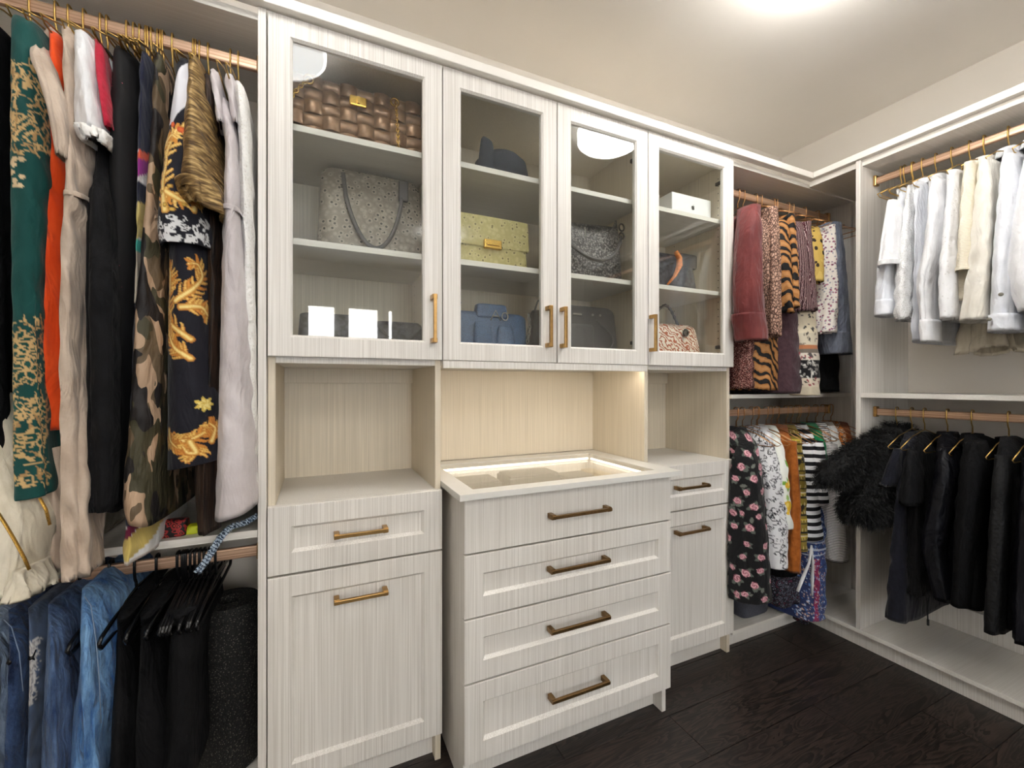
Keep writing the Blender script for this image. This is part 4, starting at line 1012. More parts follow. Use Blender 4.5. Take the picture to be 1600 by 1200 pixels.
bp = np.array(bp); tt = np.linspace(0, len(bp) - 1, 60); path = np.stack([smooth1(np.interp(tt, np.arange(len(bp)), bp[:, i]), 8) for i in range(3)], 1)
for k in range(3):
    ph = 2 * math.pi * k / 3; q = path.copy(); s = np.linspace(0, 34, 60); q[:, 0] += .005 * np.sin(s + ph); q[:, 2] += .004 * np.sin(2 * s + 2 * ph) * .5 + .003 * np.cos(s + ph); q[:, 1] += .004 * np.cos(2 * (s + ph))
    obj('strand', MB().tube(q, .0042, 6), 'braid', t, smooth=True)

# ------------------------------------------------------------------ corner unit, upper rod
CG = 'garments on the upper corner rod'
kw = dict(group=CG, hmat='rose_wire')
garment('blouse', 'blouse', 'dark red satin blouse with wide cuff, nearest to the glass cabinet', 'dark red blouse', A, ZUA,
        [('z1.955', 1166, 1174, .03), ('z1.90', 1172, 1190, .14), (400, 1170, 1192, .16), (520, 1170, 1190, .16)], 'maroon',
        sleeve=[(318, 1178, 1192, .17, .08), (350, 1176, 1197, .20, .1), (440, 1172, 1200, .21, .11), (490, 1174, 1203, .21, .11), (530, 1180, 1208, .21, .11)], cuff=42, collar=(1.955, .035, .035), folds=4, amp=.008, **kw)
garment('skirt', 'skirt', 'sequinned copper skirt showing below the dark red blouse', 'sequinned skirt', A, ZUA,
        [('z1.62', 1178, 1190, .1), (500, 1166, 1186, .13), (608, 1164, 1184, .13)], 'sequin', folds=4, amp=.006, **kw)
garment('blouse', 'blouse', 'beige snakeskin print blouse right of the dark red blouse', 'snakeskin blouse', A, ZUA,
        [('z1.96', 1192, 1202, .03), ('z1.90', 1192, 1214, .16), (380, 1190, 1216, .18), (500, 1204, 1222, .18), (528, 1206, 1224, .18)], 'snake',
        sleeve=[(322, 1208, 1220, .19, .12), (400, 1212, 1224, .21, .13), (525, 1213, 1226, .21, .13)], collar=(1.96, .03, .035), folds=4, amp=.007, **kw)
garment('skirt', 'skirt', 'orange and black tiger stripe skirt below the snakeskin blouse', 'tiger stripe skirt', A, ZUA,
        [('z1.60', 1200, 1224, .1), (520, 1188, 1226, .15), (610, 1184, 1228, .15)], 'tiger', folds=5, amp=.007, **kw)
garment('blouse', 'blouse', 'orange and black tiger stripe blouse beside the burgundy striped top', 'tiger stripe blouse', A, ZUA,
        [('z1.96', 1212, 1222, .03), ('z1.90', 1216, 1240, .17), (400, 1219, 1246, .19), (488, 1230, 1250, .19)], 'tiger',
        sleeve=[(334, 1236, 1244, .19, .12), (400, 1242, 1250, .2, .12), (480, 1244, 1252, .2, .12)], folds=4, amp=.006, **kw)
garment('trousers', 'trousers', 'plain plum trousers hanging below the tiger blouse', 'plum trousers', A, ZUA,
        [('z1.62', 1236, 1252, .1), (480, 1228, 1256, .16), (615, 1229, 1263, .17)], 'plum', folds=2, amp=.003, **kw)
garment('top', 'top', 'burgundy and white ribbed stripe top left of the leopard blouse', 'burgundy striped top', A, ZUA,
        [('z1.96', 1236, 1244, .03), ('z1.90', 1240, 1264, .17), (400, 1248, 1274, .19), (486, 1256, 1283, .2)], 'rib_stripe',
        sleeve=[(345, 1262, 1270, .19, .12), (420, 1268, 1278, .21, .13), (484, 1272, 1284, .21, .13)], folds=4, amp=.006, **kw)
def p_border(c, at, rs):
    z = c.Z; zz = lambda y: at(1272, y, .17)[1]
    def band(y0, y1, col): c.put((z < zz(y0)) & (z > zz(y1)), col)
    band(480, 520, (226, 214, 188)); band(520, 540, (212, 202, 180)); band(540, 546, (186, 120, 80)); band(546, 552, (120, 110, 100)); band(552, 562, (224, 214, 200)); band(562, 590, (22, 20, 24)); band(590, 604, (220, 206, 186)); band(604, 640, (206, 194, 170))
    for (y0, y1, n, cols) in ((484, 515, 40, ((50, 50, 54), (90, 86, 84))), (518, 536, 26, ((60, 56, 56), (140, 130, 116))), (553, 561, 26, ((150, 70, 80), (90, 84, 84))), (564, 588, 44, ((212, 210, 204), (160, 156, 150))), (591, 603, 24, ((70, 64, 60), (150, 70, 80)))):
        for i in range(n): s0, z0 = at(rs.uniform(1245, 1300), rs.uniform(y0, y1), .17); c.leaf(s0, z0, rs.uniform(.010, .018), rs.uniform(0, 6.3), cols[i % 2])
garment('tunic', 'tunic', 'cream tunic with black flower border bands below the leopard blouse', 'bordered cream tunic', A, ZUA,
        [('z1.78', 1264, 1276, .1), (470, 1254, 1282, .17), (560, 1258, 1290, .18), (618, 1262, 1292, .18)], 'paint', paint=(p_border, 150, .0045), base=(226, 214, 188), folds=2, amp=.003, **kw)
garment('blouse', 'blouse', 'yellow leopard spot blouse between striped and ditsy floral tops', 'leopard blouse', A, ZUA,
        [('z1.96', 1262, 1270, .03), ('z1.90', 1268, 1288, .16), (400, 1272, 1292, .18), (440, 1274, 1292, .18)], 'leopard', folds=3, amp=.006, collar=(1.96, .03, .035), **kw)
garment('blouse', 'blouse', 'white blouse with small pink and grey flowers beside the denim shirt', 'ditsy floral blouse', A, ZUA,
        [('z1.96', 1282, 1290, .03), ('z1.90', 1288, 1304, .16), (450, 1292, 1310, .18), (522, 1292, 1314, .18)], 'ditsy',
        sleeve=[(350, 1302, 1309, .18, .1), (450, 1304, 1313, .2, .12), (520, 1296, 1312, .2, .12)], folds=3, amp=.005, **kw)
garment('blouse', 'blouse', 'black blouse with white leaf print showing under the denim shirt', 'black leaf blouse', A, ZUA,
        [('z1.80', 1298, 1308, .08), (500, 1290, 1314, .14), (550, 1294, 1318, .14), (612, 1298, 1318, .14)], 'black', folds=3, amp=.005, **kw)
garment('shirt', 'shirt', 'grey denim shirt, rightmost on the upper corner rod', 'grey denim shirt', A, ZUA,
        [('z1.96', 1296, 1304, .03), ('z1.905', 1302, 1318, .16), (450, 1308, 1326, .18), (540, 1312, 1330, .18)], 'denim_shirt',
        sleeve=[(346, 1304, 1320, .18, .08), (420, 1308, 1328, .205, .1), (500, 1312, 1334, .21, .1), (552, 1316, 1338, .21, .1)], cuff=34, collar=(1.965, .035, .035), folds=3, amp=.006, **kw)

# ------------------------------------------------------------------ corner unit, lower rod
CL = 'garments on the lower corner rod'
kw = dict(group=CL, hmat='rose_wire')
def p_rose(c, at, rs):
    for i in range(150):
        s0, z0 = rs.uniform(-.5, .5), rs.uniform(.28, .98); c.leaf(s0, z0, rs.uniform(.014, .026), rs.uniform(0, 6.3), (112, 116, 108) if rs.random() > .4 else (66, 74, 66))
    g = .062
    for i in range(-8, 9):
        for k in range(13):
            s0 = i * g + (g / 2 if k % 2 else 0) + rs.uniform(-.02, .02); z0 = .29 + k * .054 + rs.uniform(-.015, .015); r = rs.uniform(.011, .018)
            for q in range(3): c.leaf(s0, z0, r * 1.7, rs.uniform(0, 6.3), (96, 104, 96))
            c.rose(s0, z0, r, rs)
garment('dress', 'dress', 'black dress printed with pink roses beside the narrow cabinet', 'rose print dress', A, ZLC,
        [('z.965', 1158, 1168, .04), ('z.93', 1166, 1186, .14), (720, 1168, 1200, .19), (850, 1172, 1210, .21), (944, 1172, 1216, .21)], 'paint', paint=(p_rose, 230, .0034), base=(16, 15, 18), folds=4, amp=.009, **kw)
def p_pais(c, at, rs):
    for i in range(1100):
        s0, z0 = rs.uniform(-.4, .4), rs.uniform(.35, .98); r = rs.uniform(.008, .022); a = rs.uniform(0, 6.3); u = np.linspace(0, 4.4, 12); rr = r * (1 - u / 6.2)
        c.stroke(np.stack([s0 + rr * np.cos(a + u), z0 + rr * np.sin(a + u)], 1), .0021, (40, 40, 46) if rs.random() > .3 else (110, 110, 116))
garment('blouse', 'blouse', 'white blouse with black paisley swirls right of the rose dress', 'paisley blouse', A, ZLC,
        [('z.965', 1192, 1200, .04), ('z.93', 1196, 1212, .14), (740, 1203, 1228, .19), (830, 1208, 1240, .2), (890, 1210, 1241, .2)], 'paint', paint=(p_pais, 170, .0042), base=(228, 228, 230), folds=4, amp=.008, **kw)
def p_lemon(c, at, rs):
    for i in range(120): c.leaf(rs.uniform(-.3, .3), rs.uniform(.5, .98), rs.uniform(.02, .034), rs.uniform(0, 6.3), (120, 168, 66) if rs.random() > .4 else (160, 196, 110))
    for i in range(34):
        s0, z0 = rs.uniform(-.3, .3), rs.uniform(.5, .98); c.ell(s0, z0, .017, .023, rs.uniform(0, 3), (232, 186, 44)); c.ell(s0 - .003, z0 + .004, .007, .010, 0, (246, 220, 110))
garment('shirt', 'shirt', 'white shirt printed with yellow lemons and green leaves', 'lemon print shirt', A, ZLC,
        [('z.965', 1206, 1213, .04), ('z.93', 1212, 1226, .14), (740, 1222, 1240, .2), (790, 1226, 1243, .205), (828, 1230, 1246, .205)], 'paint', paint=(p_lemon, 150, .0042), base=(234, 236, 228), folds=3, amp=.006, **kw)
garment('blouse', 'blouse', 'rust orange blouse with long sleeve between lemon and olive tops', 'rust orange blouse', A, ZLC,
        [('z.965', 1224, 1230, .04), ('z.93', 1228, 1240, .14), (740, 1240, 1250, .19), (895, 1243, 1254, .2)], 'rust',
        sleeve=[(690, 1240, 1247, .19, .1), (780, 1246, 1252, .21, .13), (897, 1245, 1253, .21, .13)], folds=3, amp=.005, **kw)
def p_olive(c, at, rs):
    z = c.Z; f = (z * 26) % 1
    c.put(f < .16, (24, 22, 18)); c.put((f > .5) & (f < .56), (214, 186, 70)); c.put((f > .62) & (f < .66), (226, 214, 190))
    c.put(((c.S * 60) % 1 < .12) & (f > .2) & (f < .5), (226, 206, 150))
    for i in range(60): c.ell(rs.uniform(-.3, .3), rs.uniform(.45, .95), .008, .012, 0, (36, 30, 18))
garment('blouse', 'blouse', 'black and olive gold ethnic band top left of the striped tee', 'olive gold top', A, ZLC,
        [('z.965', 1238, 1244, .04), ('z.93', 1244, 1256, .14), (740, 1250, 1265, .18), (862, 1250, 1269, .19)], 'paint', paint=(p_olive, 130, .0045), base=(142, 122, 46), folds=3, amp=.005, **kw)
garment('skirt', 'skirt', 'black skirt hanging under the olive top and paisley blouse', 'black skirt in the corner', A, ZLC,
        [('z.7', 1228, 1246, .1), (880, 1222, 1262, .14), (930, 1222, 1264, .15)], 'black', folds=4, amp=.006, **kw)
garment('tee_shirt', 'shirt', 'bold black and white striped tee on the lower corner rod', 'bold striped tee', A, ZLC,
        [('z.965', 1254, 1262, .04), ('z.93', 1260, 1282, .15), (740, 1262, 1293, .2), (846, 1265, 1300, .205)], 'bw_stripe',
        sleeve=[(690, 1280, 1290, .18, .1), (720, 1282, 1295, .21, .12), (790, 1284, 1300, .215, .12)], folds=3, amp=.005, **kw)
garment('blouse', 'blouse', 'plain green top peeking out right of the striped tee', 'green top', A, ZLC,
        [('z.965', 1270, 1277, .04), ('z.93', 1278, 1292, .15), (720, 1286, 1299, .19), (752, 1292, 1304, .19)], 'green', folds=3, amp=.004, **kw)
def p_boho(c, at, rs):
    zz = lambda y: at(1284, y, .2)[1]
    c.put((c.S < -.02) & (c.Z < zz(872)), (140, 44, 84)); c.put((c.S < -.045), (44, 56, 98))
    for i in range(1700):
        s0, z0 = rs.uniform(-.12, .12), rs.uniform(.1, .62); r = rs.uniform(.0015, .0034)
        c.ell(s0, z0, r, r, 0, ((190, 204, 226), (90, 130, 190), (206, 176, 160), (30, 36, 66))[i % 4])
    for y in (850, 860, 868): c.put(abs(c.Z - zz(y)) < .0025, (190, 196, 210))
garment('maxi_skirt', 'skirt', 'long blue dotted boho skirt under the striped tee', 'blue boho skirt', A, ZLC,
        [('z.68', 1272, 1290, .1), (840, 1268, 1302, .19), (900, 1268, 1303, .21), (970, 1264, 1303, .215)], 'paint', paint=(p_boho, 170, .004), base=(52, 70, 122), folds=3, amp=.006, **kw)
garment('blouse', 'blouse', 'thin grey and cream striped blouse with long sleeve in the corner', 'thin striped blouse', A, ZLC,
        [('z.965', 1284, 1291, .04), ('z.93', 1290, 1306, .15), (780, 1300, 1316, .18), (860, 1302, 1320, .18)], 'pin_stripe',
        sleeve=[(695, 1300, 1312, .18, .1), (760, 1304, 1320, .2, .11), (840, 1306, 1330, .21, .11), (878, 1308, 1334, .21, .11)], folds=3, amp=.006, **kw)
garment('blouse', 'blouse', 'white lace trimmed blouse right of the thin striped blouse', 'lace trimmed blouse', A, ZLC,
        [('z.965', 1296, 1302, .04), ('z.93', 1302, 1316, .15), (740, 1312, 1324, .18), (800, 1314, 1326, .18)], 'lace', folds=3, amp=.005, **kw)
garment('shirt', 'shirt', 'orange and cream checked shirt near the corner end of rod', 'checked shirt', A, ZLC,
        [('z.965', 1308, 1314, .04), ('z.93', 1314, 1326, .14), (730, 1320, 1332, .17), (800, 1322, 1334, .17)], 'plaid', folds=3, amp=.005, **kw)
garment('jacket', 'jacket', 'rust brown jacket, last on the lower corner rod', 'rust brown jacket', A, ZLC,
        [('z.968', 1318, 1324, .04), ('z.935', 1324, 1335, .15), (720, 1330, 1340, .17), (800, 1332, 1342, .17)], 'rust_dark', folds=3, amp=.004, **kw)
for i, px in enumerate((1150, 1160, 1174, 1182, 1214, 1236)):
    hanger(A, on_y(px, 650, RY)[0], ZLC, ORD[i] + ' bare brass hanger from the narrow cabinet on the lower corner rod', 'wire', 'rose_wire', 0, 'bare hangers on the lower corner rod')
# belt, scarf, basket and box at the bottom of the corner
t = thing('fabric_belt', on_y(1255, 930, 1.2), 'white fabric belt dangling under the olive gold top', 'belt')
for pts in (((1268, 852), (1264, 880), (1254, 904), (1246, 924)), ((1268, 852), (1270, 880), (1269, 905), (1268, 930))):
    obj('tail', MB().tube([on_y(x, y, 1.185) for x, y in pts], [.004, .006, .008, .007], 8, flat=.25), 'white', t, smooth=True)
p = on_y(1162, 960, 1.36); t = thing('fabric_basket', (p[0], p[1], .095), 'dark grey woven storage basket on the corner floor shelf', 'basket')
pouch('body', t, 'grey_basket', p[0] + .045, 1.40, .096, .17, .16, .13, top_w=1.06, top_d=1.05, e=.35, bulge=.02, open_top=True)
obj('rim', MB().tube([(p[0] + .045 + .088 * math.cos(q) * abs(math.cos(q)) ** -.6 if abs(math.cos(q)) > .01 else p[0] + .045, 1.40 + .083 * math.sin(q) * abs(math.sin(q)) ** -.6 if abs(math.sin(q)) > .01 else 1.40, .228) for q in np.linspace(.1, 2 * math.pi + .1, 33)[:-1]], .004, 6, closed=True), 'grey_basket', t, smooth=True)
p = on_y(1192, 945, 1.36); t = thing('shoe_box', (p[0], p[1], .095), 'small dusty pink box beside the dark grey basket', 'box')
boxo('body', (p[0] - .005, p[0] + .075, 1.36, 1.46, .096, .15), 'pink', t, .003); boxo('lid', (p[0] - .008, p[0] + .078, 1.357, 1.463, .15, .165), 'pink', t, .003)
t = thing('scarf', on_y(1240, 935, 1.25), 'dark patterned scarf pooled below the rust orange blouse', 'scarf')
cloth('fold', A, ZLC, [(905, 1222, 1262, .16, .02), (925, 1216, 1268, .17, .02), (946, 1224, 1264, .165, .02)], 'dark_boho', t, 77, folds=5, amp=.012, N=60, dz=.006)
cloth('tail', A, ZLC, [(930, 1252, 1266, .16, .1), (960, 1256, 1268, .16, .1), (975, 1258, 1266, .16, .1)], 'dark_boho', t, 78, folds=3, amp=.004, N=30, dz=.008)
# ------------------------------------------------------------------ right unit, upper rod: white clothes
WG = 'white clothes on the upper right rod'
kw = dict(group=WG)
garment('blouse', 'blouse', 'white short sleeved blouse, first beside the right unit panel', 'white short sleeved blouse', R, ZUR,
        [('z1.985', 1398, 1408, .03), ('z1.94', 1396, 1412, .12), (380, 1392, 1408, .15), (470, 1390, 1408, .15)], 'white',
        sleeve=[(312, 1384, 1396, .16, .06), (330, 1378, 1400, .20, .08), (380, 1370, 1394, .22, .1), (413, 1365, 1392, .23, .11)], cuff=8, folds=3, amp=.006, **kw)
garment('blouse', 'blouse', 'white long sleeved blouse with gathered cuff left of lace top', 'white gathered cuff blouse', R, ZUR,
        [('z1.985', 1404, 1412, .03), ('z1.94', 1402, 1414, .12), (420, 1394, 1408, .13), (470, 1392, 1408, .13)], 'white_cool',
        sleeve=[(330, 1390, 1404, .13, .04), (410, 1366, 1390, .19, .08), (460, 1362, 1386, .2, .08), (492, 1361, 1387, .2, .08)], cuff=24, folds=3, amp=.006, **kw)
garment('blouse', 'blouse', 'white lace blouse between short sleeved blouse and plain shirt', 'white lace blouse', R, ZUR,
        [('z1.985', 1416, 1424, .03), ('z1.94', 1412, 1426, .14), (400, 1398, 1420, .18), (470, 1392, 1420, .19), (500, 1393, 1420, .19)], 'lace_fine', folds=5, amp=.007, hem_wave=.003, **kw)
garment('shirt', 'shirt', 'long plain white shirt whose straight hem hangs lowest', 'long plain white shirt', R, ZUR,
        [('z1.99', 1432, 1440, .03), ('z1.94', 1424, 1440, .15), (400, 1420, 1438, .19), (534, 1414, 1432, .2)], 'white_cool',
        folds=3, amp=.006, collar=(1.995, .035, .035), **kw)
garment('shirt', 'shirt', 'white cotton shirt with bent sleeve reaching a narrow cuff', 'white bent sleeve shirt', R, ZUR,
        [('z1.99', 1452, 1462, .03), ('z1.945', 1448, 1466, .14), (400, 1446, 1462, .16), (470, 1448, 1462, .16)], 'white',
        sleeve=[(280, 1446, 1466, .17, .06), (320, 1444, 1466, .2, .08), (390, 1436, 1462, .22, .1), (440, 1424, 1448, .225, .11), (480, 1430, 1450, .22, .11), (533, 1434, 1450, .22, .11)], cuff=34, collar=(1.995, .035, .035), folds=3, amp=.006, **kw)
garment('cardigan', 'cardigan', 'white textured cardigan between cotton shirt and pleated cream top', 'white textured cardigan', R, ZUR,
        [('z1.995', 1478, 1486, .03), ('z1.95', 1474, 1490, .15), (400, 1466, 1488, .19), (500, 1462, 1494, .2)], 'eyelet',
        sleeve=[(265, 1478, 1494, .17, .08), (330, 1470, 1492, .21, .1), (430, 1460, 1488, .225, .11), (499, 1462, 1490, .225, .11)], folds=4, amp=.007, **kw)
garment('blouse', 'blouse', 'cream pleated top with short sleeve and ruffled edge', 'cream pleated top', R, ZUR,
        [('z1.995', 1506, 1514, .03), ('z1.95', 1502, 1518, .15), (400, 1490, 1516, .18), (470, 1490, 1514, .18)], 'pleat_cream',
        sleeve=[(252, 1502, 1520, .17, .08), (300, 1496, 1518, .21, .09), (360, 1490, 1517, .23, .1), (421, 1486, 1515, .235, .1)], cuff=5, folds=6, amp=.006, **kw)
garment('blazer', 'blazer', 'ivory blazer with slit sleeve right of the pleated top', 'ivory blazer', R, ZUR,
        [('z2.0', 1528, 1538, .03), ('z1.955', 1522, 1544, .16), (400, 1514, 1542, .19), (490, 1508, 1540, .2)], 'ivory',
        sleeve=[(250, 1524, 1548, .18, .06), (300, 1516, 1550, .22, .08), (400, 1508, 1544, .24, .1), (470, 1496, 1538, .24, .1), (501, 1490, 1538, .24, .1)], collar=(2.0, .04, .035), folds=2, amp=.004, **kw)
def buttons(t, sd):
    for (x, y) in ((1546, 499), (1564, 460)):
        p = on_x(x, y, RX - .262); o = obj('button', MB().lathe([(.006, -.002), (.006, .002), (.002, .003)], 0, 0, 14), 'steel', t)
        o.matrix_parent_inverse = parent_world(t).inverted(); o.location = p; o.rotation_euler = (0, -math.pi / 2, 0)
garment('shirt', 'shirt', 'cool white shirt with buttoned cuff hanging at chest height', 'white buttoned cuff shirt', R, ZUR,
        [('z2.005', 1566, 1576, .03), ('z1.96', 1560, 1582, .16), (400, 1552, 1580, .19), (490, 1550, 1578, .19)], 'white_cool',
        sleeve=[(240, 1560, 1586, .18, .06), (300, 1554, 1588, .22, .08), (400, 1544, 1580, .245, .1), (470, 1538, 1580, .25, .1), (516, 1534, 1578, .25, .1)], cuff=26, extra=buttons, collar=(2.005, .04, .035), folds=3, amp=.006, **kw)
garment('shirt', 'shirt', 'large white shirt at the right edge of view', 'large white shirt', R, ZUR,
        [('z2.01', 1606, 1618, .03), ('z1.965', 1600, 1626, .17), (400, 1588, 1626, .2), (520, 1594, 1630, .2)], 'white',
        sleeve=[(225, 1596, 1634, .18, .06), (300, 1580, 1634, .23, .08), (400, 1564, 1622, .26, .1), (450, 1572, 1622, .265, .1), (485, 1584, 1626, .26, .1)], collar=(2.01, .04, .035), folds=3, amp=.008, **kw)
garment('skirt', 'skirt', 'sheer cream lace skirt showing below the white shirts', 'sheer cream skirt', R, ZUR,
        [('z1.72', 1510, 1560, .02, -.12), (480, 1498, 1580, .06, -.1), (530, 1484, 1588, .08, -.1), (548, 1480, 1592, .085, -.1)], 'sheer', folds=12, amp=.010, hem_wave=.012, N=90, **kw)
garment('blouse', 'blouse', 'white blouse hem hanging at the far right under the large shirt', 'white blouse at the far right', R, ZUR,
        [('z2.01', 1650, 1660, .03), ('z1.965', 1640, 1676, .17), (420, 1610, 1660, .22), (536, 1588, 1650, .22)], 'white_cool', folds=4, amp=.008, **kw)

# ------------------------------------------------------------------ right unit, lower rod: black clothes
BG = 'black clothes on the lower right rod'
kw = dict(group=BG)
def fur_on(o, parent, n, lo, hi, seed, name='fur'):
    """many fine hair blades growing from a coat piece"""
    rs = np.random.RandomState(seed); me = o.data; nv = len(me.vertices); co = np.zeros(nv * 3); no = np.zeros(nv * 3)
    me.vertices.foreach_get('co', co); me.vertices.foreach_get('normal', no); co = co.reshape(-1, 3) + np.array(o.location); no = no.reshape(-1, 3)
    i = rs.randint(0, nv, n); P = co[i] + rs.normal(0, .006, (n, 3)); Nn = no[i]; c = co.mean(0)
    out = Nn + rs.normal(0, .45, (n, 3)) + np.array([0, 0, -.55]); out /= np.linalg.norm(out, axis=1)[:, None]; L = rs.uniform(lo, hi, (n, 1))
    sd = np.cross(out, rs.normal(0, 1, (n, 3))); sd /= np.linalg.norm(sd, axis=1)[:, None]
    V = np.stack([P - sd * .0011, P + sd * .0011, P + out * L + np.array([0, 0, -1]) * L * .3], 1).reshape(-1, 3)
    mb = bpy.data.meshes.new(name); mb.from_pydata(V.tolist(), [], [(3 * k, 3 * k + 1, 3 * k + 2) for k in range(n)]); mb.update(); mb.materials.append(M['fur'])
    f = bpy.data.objects.new(name, mb); COL.objects.link(f); f.parent = parent; f.matrix_parent_inverse = parent_world(parent).inverted(); f['kind'] = 'stuff'
t = thing('fur_coat', (2.1, .98, .6), 'shaggy black fur coat bulging towards the corner', 'coat', BG)
hanger(R, .985, ZLR, 'thin brass wire hanger carrying the black fur coat', 'wire', 'wire')
b1 = cloth_world('body', R, [(.985, .985, .025, .05, -.05), (.965, .985, .045, .12, -.1), (.90, .99, .06, .19, -.16), (.80, .995, .07, .23, -.18), (.70, 1.0, .07, .25, -.18), (.62, 1.0, .06, .25, -.18)], 'fur_base', t, 501, folds=3, amp=.010, dz=.02)
b2 = cloth_world('sleeve', R, [(.955, 1.0, .025, .12, .03), (.92, 1.01, .045, .21, .08), (.87, 1.03, .055, .29, .13), (.82, 1.05, .06, .35, .18), (.785, 1.055, .055, .385, .22), (.755, 1.05, .04, .385, .25)], 'fur_base', t, 502, folds=3, amp=.008, dz=.015, e=.8)
b3 = cloth_world('hem_band', R, [(.715, 1.0, .06, .28, -.12), (.68, 1.005, .075, .31, -.14), (.635, 1.0, .075, .30, -.14), (.605, 1.0, .06, .28, -.12)], 'fur_base', t, 503, folds=3, amp=.006, dz=.012)
for q, o_ in enumerate((b1, b2, b3)): fur_on(o_, t, (14000, 12000, 10000)[q], .012, .03, 600 + q)
garment('tee_shirt', 'shirt', 'dark navy tee with flared short sleeve right of the fur coat', 'dark navy tee', R, ZLR,
        [('z.965', 1412, 1422, .04), ('z.93', 1402, 1420, .14), (780, 1392, 1414, .19), (880, 1382, 1410, .21), (970, 1374, 1410, .22)], 'navy_black',
        sleeve=[(702, 1392, 1406, .17, .1), (725, 1382, 1402, .2, .11), (760, 1366, 1388, .23, .12)], folds=4, amp=.008, **kw)
garment('blouse', 'blouse', 'black blouse with frilled cap sleeve beside the navy tee', 'black frilled blouse', R, ZLR,
        [('z.965', 1432, 1442, .04), ('z.93', 1424, 1440, .14), (800, 1412, 1440, .18), (930, 1410, 1442, .19)], 'black_soft',
        sleeve=[(704, 1412, 1428, .17, .08), (740, 1404, 1428, .21, .09), (790, 1398, 1428, .23, .1)], folds=7, amp=.010, **kw)
garment('jacket', 'jacket', 'black satin jacket with pointed collar and long dark sleeve', 'black satin jacket', R, ZLR,
        [('z.97', 1466, 1480, .04), ('z.94', 1456, 1482, .15), (800, 1446, 1484, .19), (938, 1444, 1490, .2)], 'black_satin',
        sleeve=[(700, 1460, 1484, .17, .07), (730, 1456, 1490, .21, .08), (820, 1436, 1472, .24, .1), (860, 1430, 1464, .245, .11), (940, 1452, 1482, .24, .11)], collar=(.975, .045, .04), folds=3, amp=.007, **kw)
garment('jacket', 'jacket', 'long plain black jacket in the middle of the lower rod', 'long plain black jacket', R, ZLR,
        [('z.975', 1506, 1518, .04), ('z.94', 1496, 1524, .16), (800, 1484, 1526, .2), (950, 1480, 1532, .21)], 'black',
        sleeve=[(690, 1500, 1526, .18, .07), (730, 1492, 1532, .22, .08), (850, 1484, 1514, .25, .1), (950, 1480, 1506, .25, .1)], collar=(.975, .045, .04), folds=3, amp=.008, **kw)
garment('cardigan', 'cardigan', 'black cardigan with long ribbed lace sleeve', 'black lace sleeve cardigan', R, ZLR,
        [('z.975', 1562, 1576, .04), ('z.94', 1550, 1580, .16), (800, 1544, 1584, .2), (980, 1540, 1590, .2)], 'black_soft',
        sleeve=[(712, 1550, 1572, .18, .08), (740, 1546, 1570, .22, .1), (840, 1540, 1566, .25, .12), (990, 1530, 1560, .26, .12)], sleeve_mat='lace_black', folds=5, amp=.007, **kw)
garment('blouse', 'blouse', 'black satin blouse with wide sleeve at the right edge', 'black wide sleeve blouse', R, ZLR,
        [('z.98', 1604, 1616, .04), ('z.945', 1594, 1624, .16), (800, 1588, 1624, .2), (990, 1584, 1630, .2)], 'black_satin',
        sleeve=[(718, 1592, 1616, .18, .08), (760, 1588, 1618, .23, .1), (880, 1578, 1612, .26, .12), (1008, 1574, 1610, .265, .12)], folds=3, amp=.008, **kw)
garment('dress', 'dress', 'black dress cut off by the right edge of view', 'black dress at the right edge', R, ZLR,
        [('z.98', 1650, 1664, .04), ('z.945', 1640, 1674, .17), (800, 1626, 1676, .22), (1030, 1600, 1680, .23)], 'charcoal', folds=5, amp=.01, **kw)
t = thing('drawstring', on_x(1450, 975, 2.04), 'thin black drawstring dangling below the satin jacket', 'cord')
obj('cord', MB().tube([on_x(x, y, 2.03) for x, y in ((1452, 930), (1449, 950), (1450, 975))], .0022, 6), 'black', t); obj('tip', MB().tube([on_x(1450, 968, 2.03), on_x(1450, 977, 2.03)], .004, 8), 'black_plastic', t)
for b, w_ in ((.50, 'beside the large white shirt'), (.47, 'nearest the right edge of view'), (.93, 'close to the right unit panel')): hanger(R, b, ZUR, 'bare brass wire hanger ' + w_ + ' on the upper rod', 'wire', 'wire', 0, 'bare hangers on the upper right rod')

# ------------------------------------------------------------------ handbags behind glass
def bag(name, label, x, y, z, cat='handbag'): return thing(name, (x, y, z), label, cat)
S1, S2 = ZS[1], ZS[0]; S0 = 1.238
# woven bronze bag, upper left shelf
bx, by = .115, 1.42
t = bag('woven_bag', 'bronze woven strip handbag with gold chain on the top left shelf', bx, by, S1)
core = pouch('body', t, 'bronze_leather', bx, by + .02, S1 + .001, .40, .10, .205, top_w=.96, top_d=.6, bulge=.15)
tile = {}
for kind_ in (0, 1):
    V = []; n = 6
    for i in range(n):
        for j in range(n):
            u = i / (n - 1) * 2 - 1; v = j / (n - 1) * 2 - 1; h = (1 - (u * u if kind_ else v * v)) * .009 + (1 - u ** 6) * (1 - v ** 6) * .004
            V.append((u * .0245, -h, v * .0195))
    me = bpy.data.meshes.new('woven_strip'); me.from_pydata(V, [], [(i * n + j, i * n + j + 1, (i + 1) * n + j + 1, (i + 1) * n + j) for i in range(n - 1) for j in range(n - 1)]); me.update(); me.shade_smooth(); me.materials.append(M['bronze_tile']); tile[kind_] = me
for i in range(8):
    for j in range(5):
        o = bpy.data.objects.new('woven_strip', tile[(i + j) % 2]); COL.objects.link(o)
        zz = S1 + .022 + j * .040; tt_ = (zz - S1) / .205
        o.location = (bx - .172 + i * .049 + rng.uniform(-.001, .001), by + .02 - .05 * (1 - .4 * tt_) * (1 + .15 * math.sin(math.pi * tt_)) - .001 - .003 * ((i + j) % 2), zz)
        o.rotation_euler = (-.16 * (tt_ - .4), rng.uniform(-.06, .06), 0); o.parent = t; o.matrix_parent_inverse = parent_world(t).inverted()
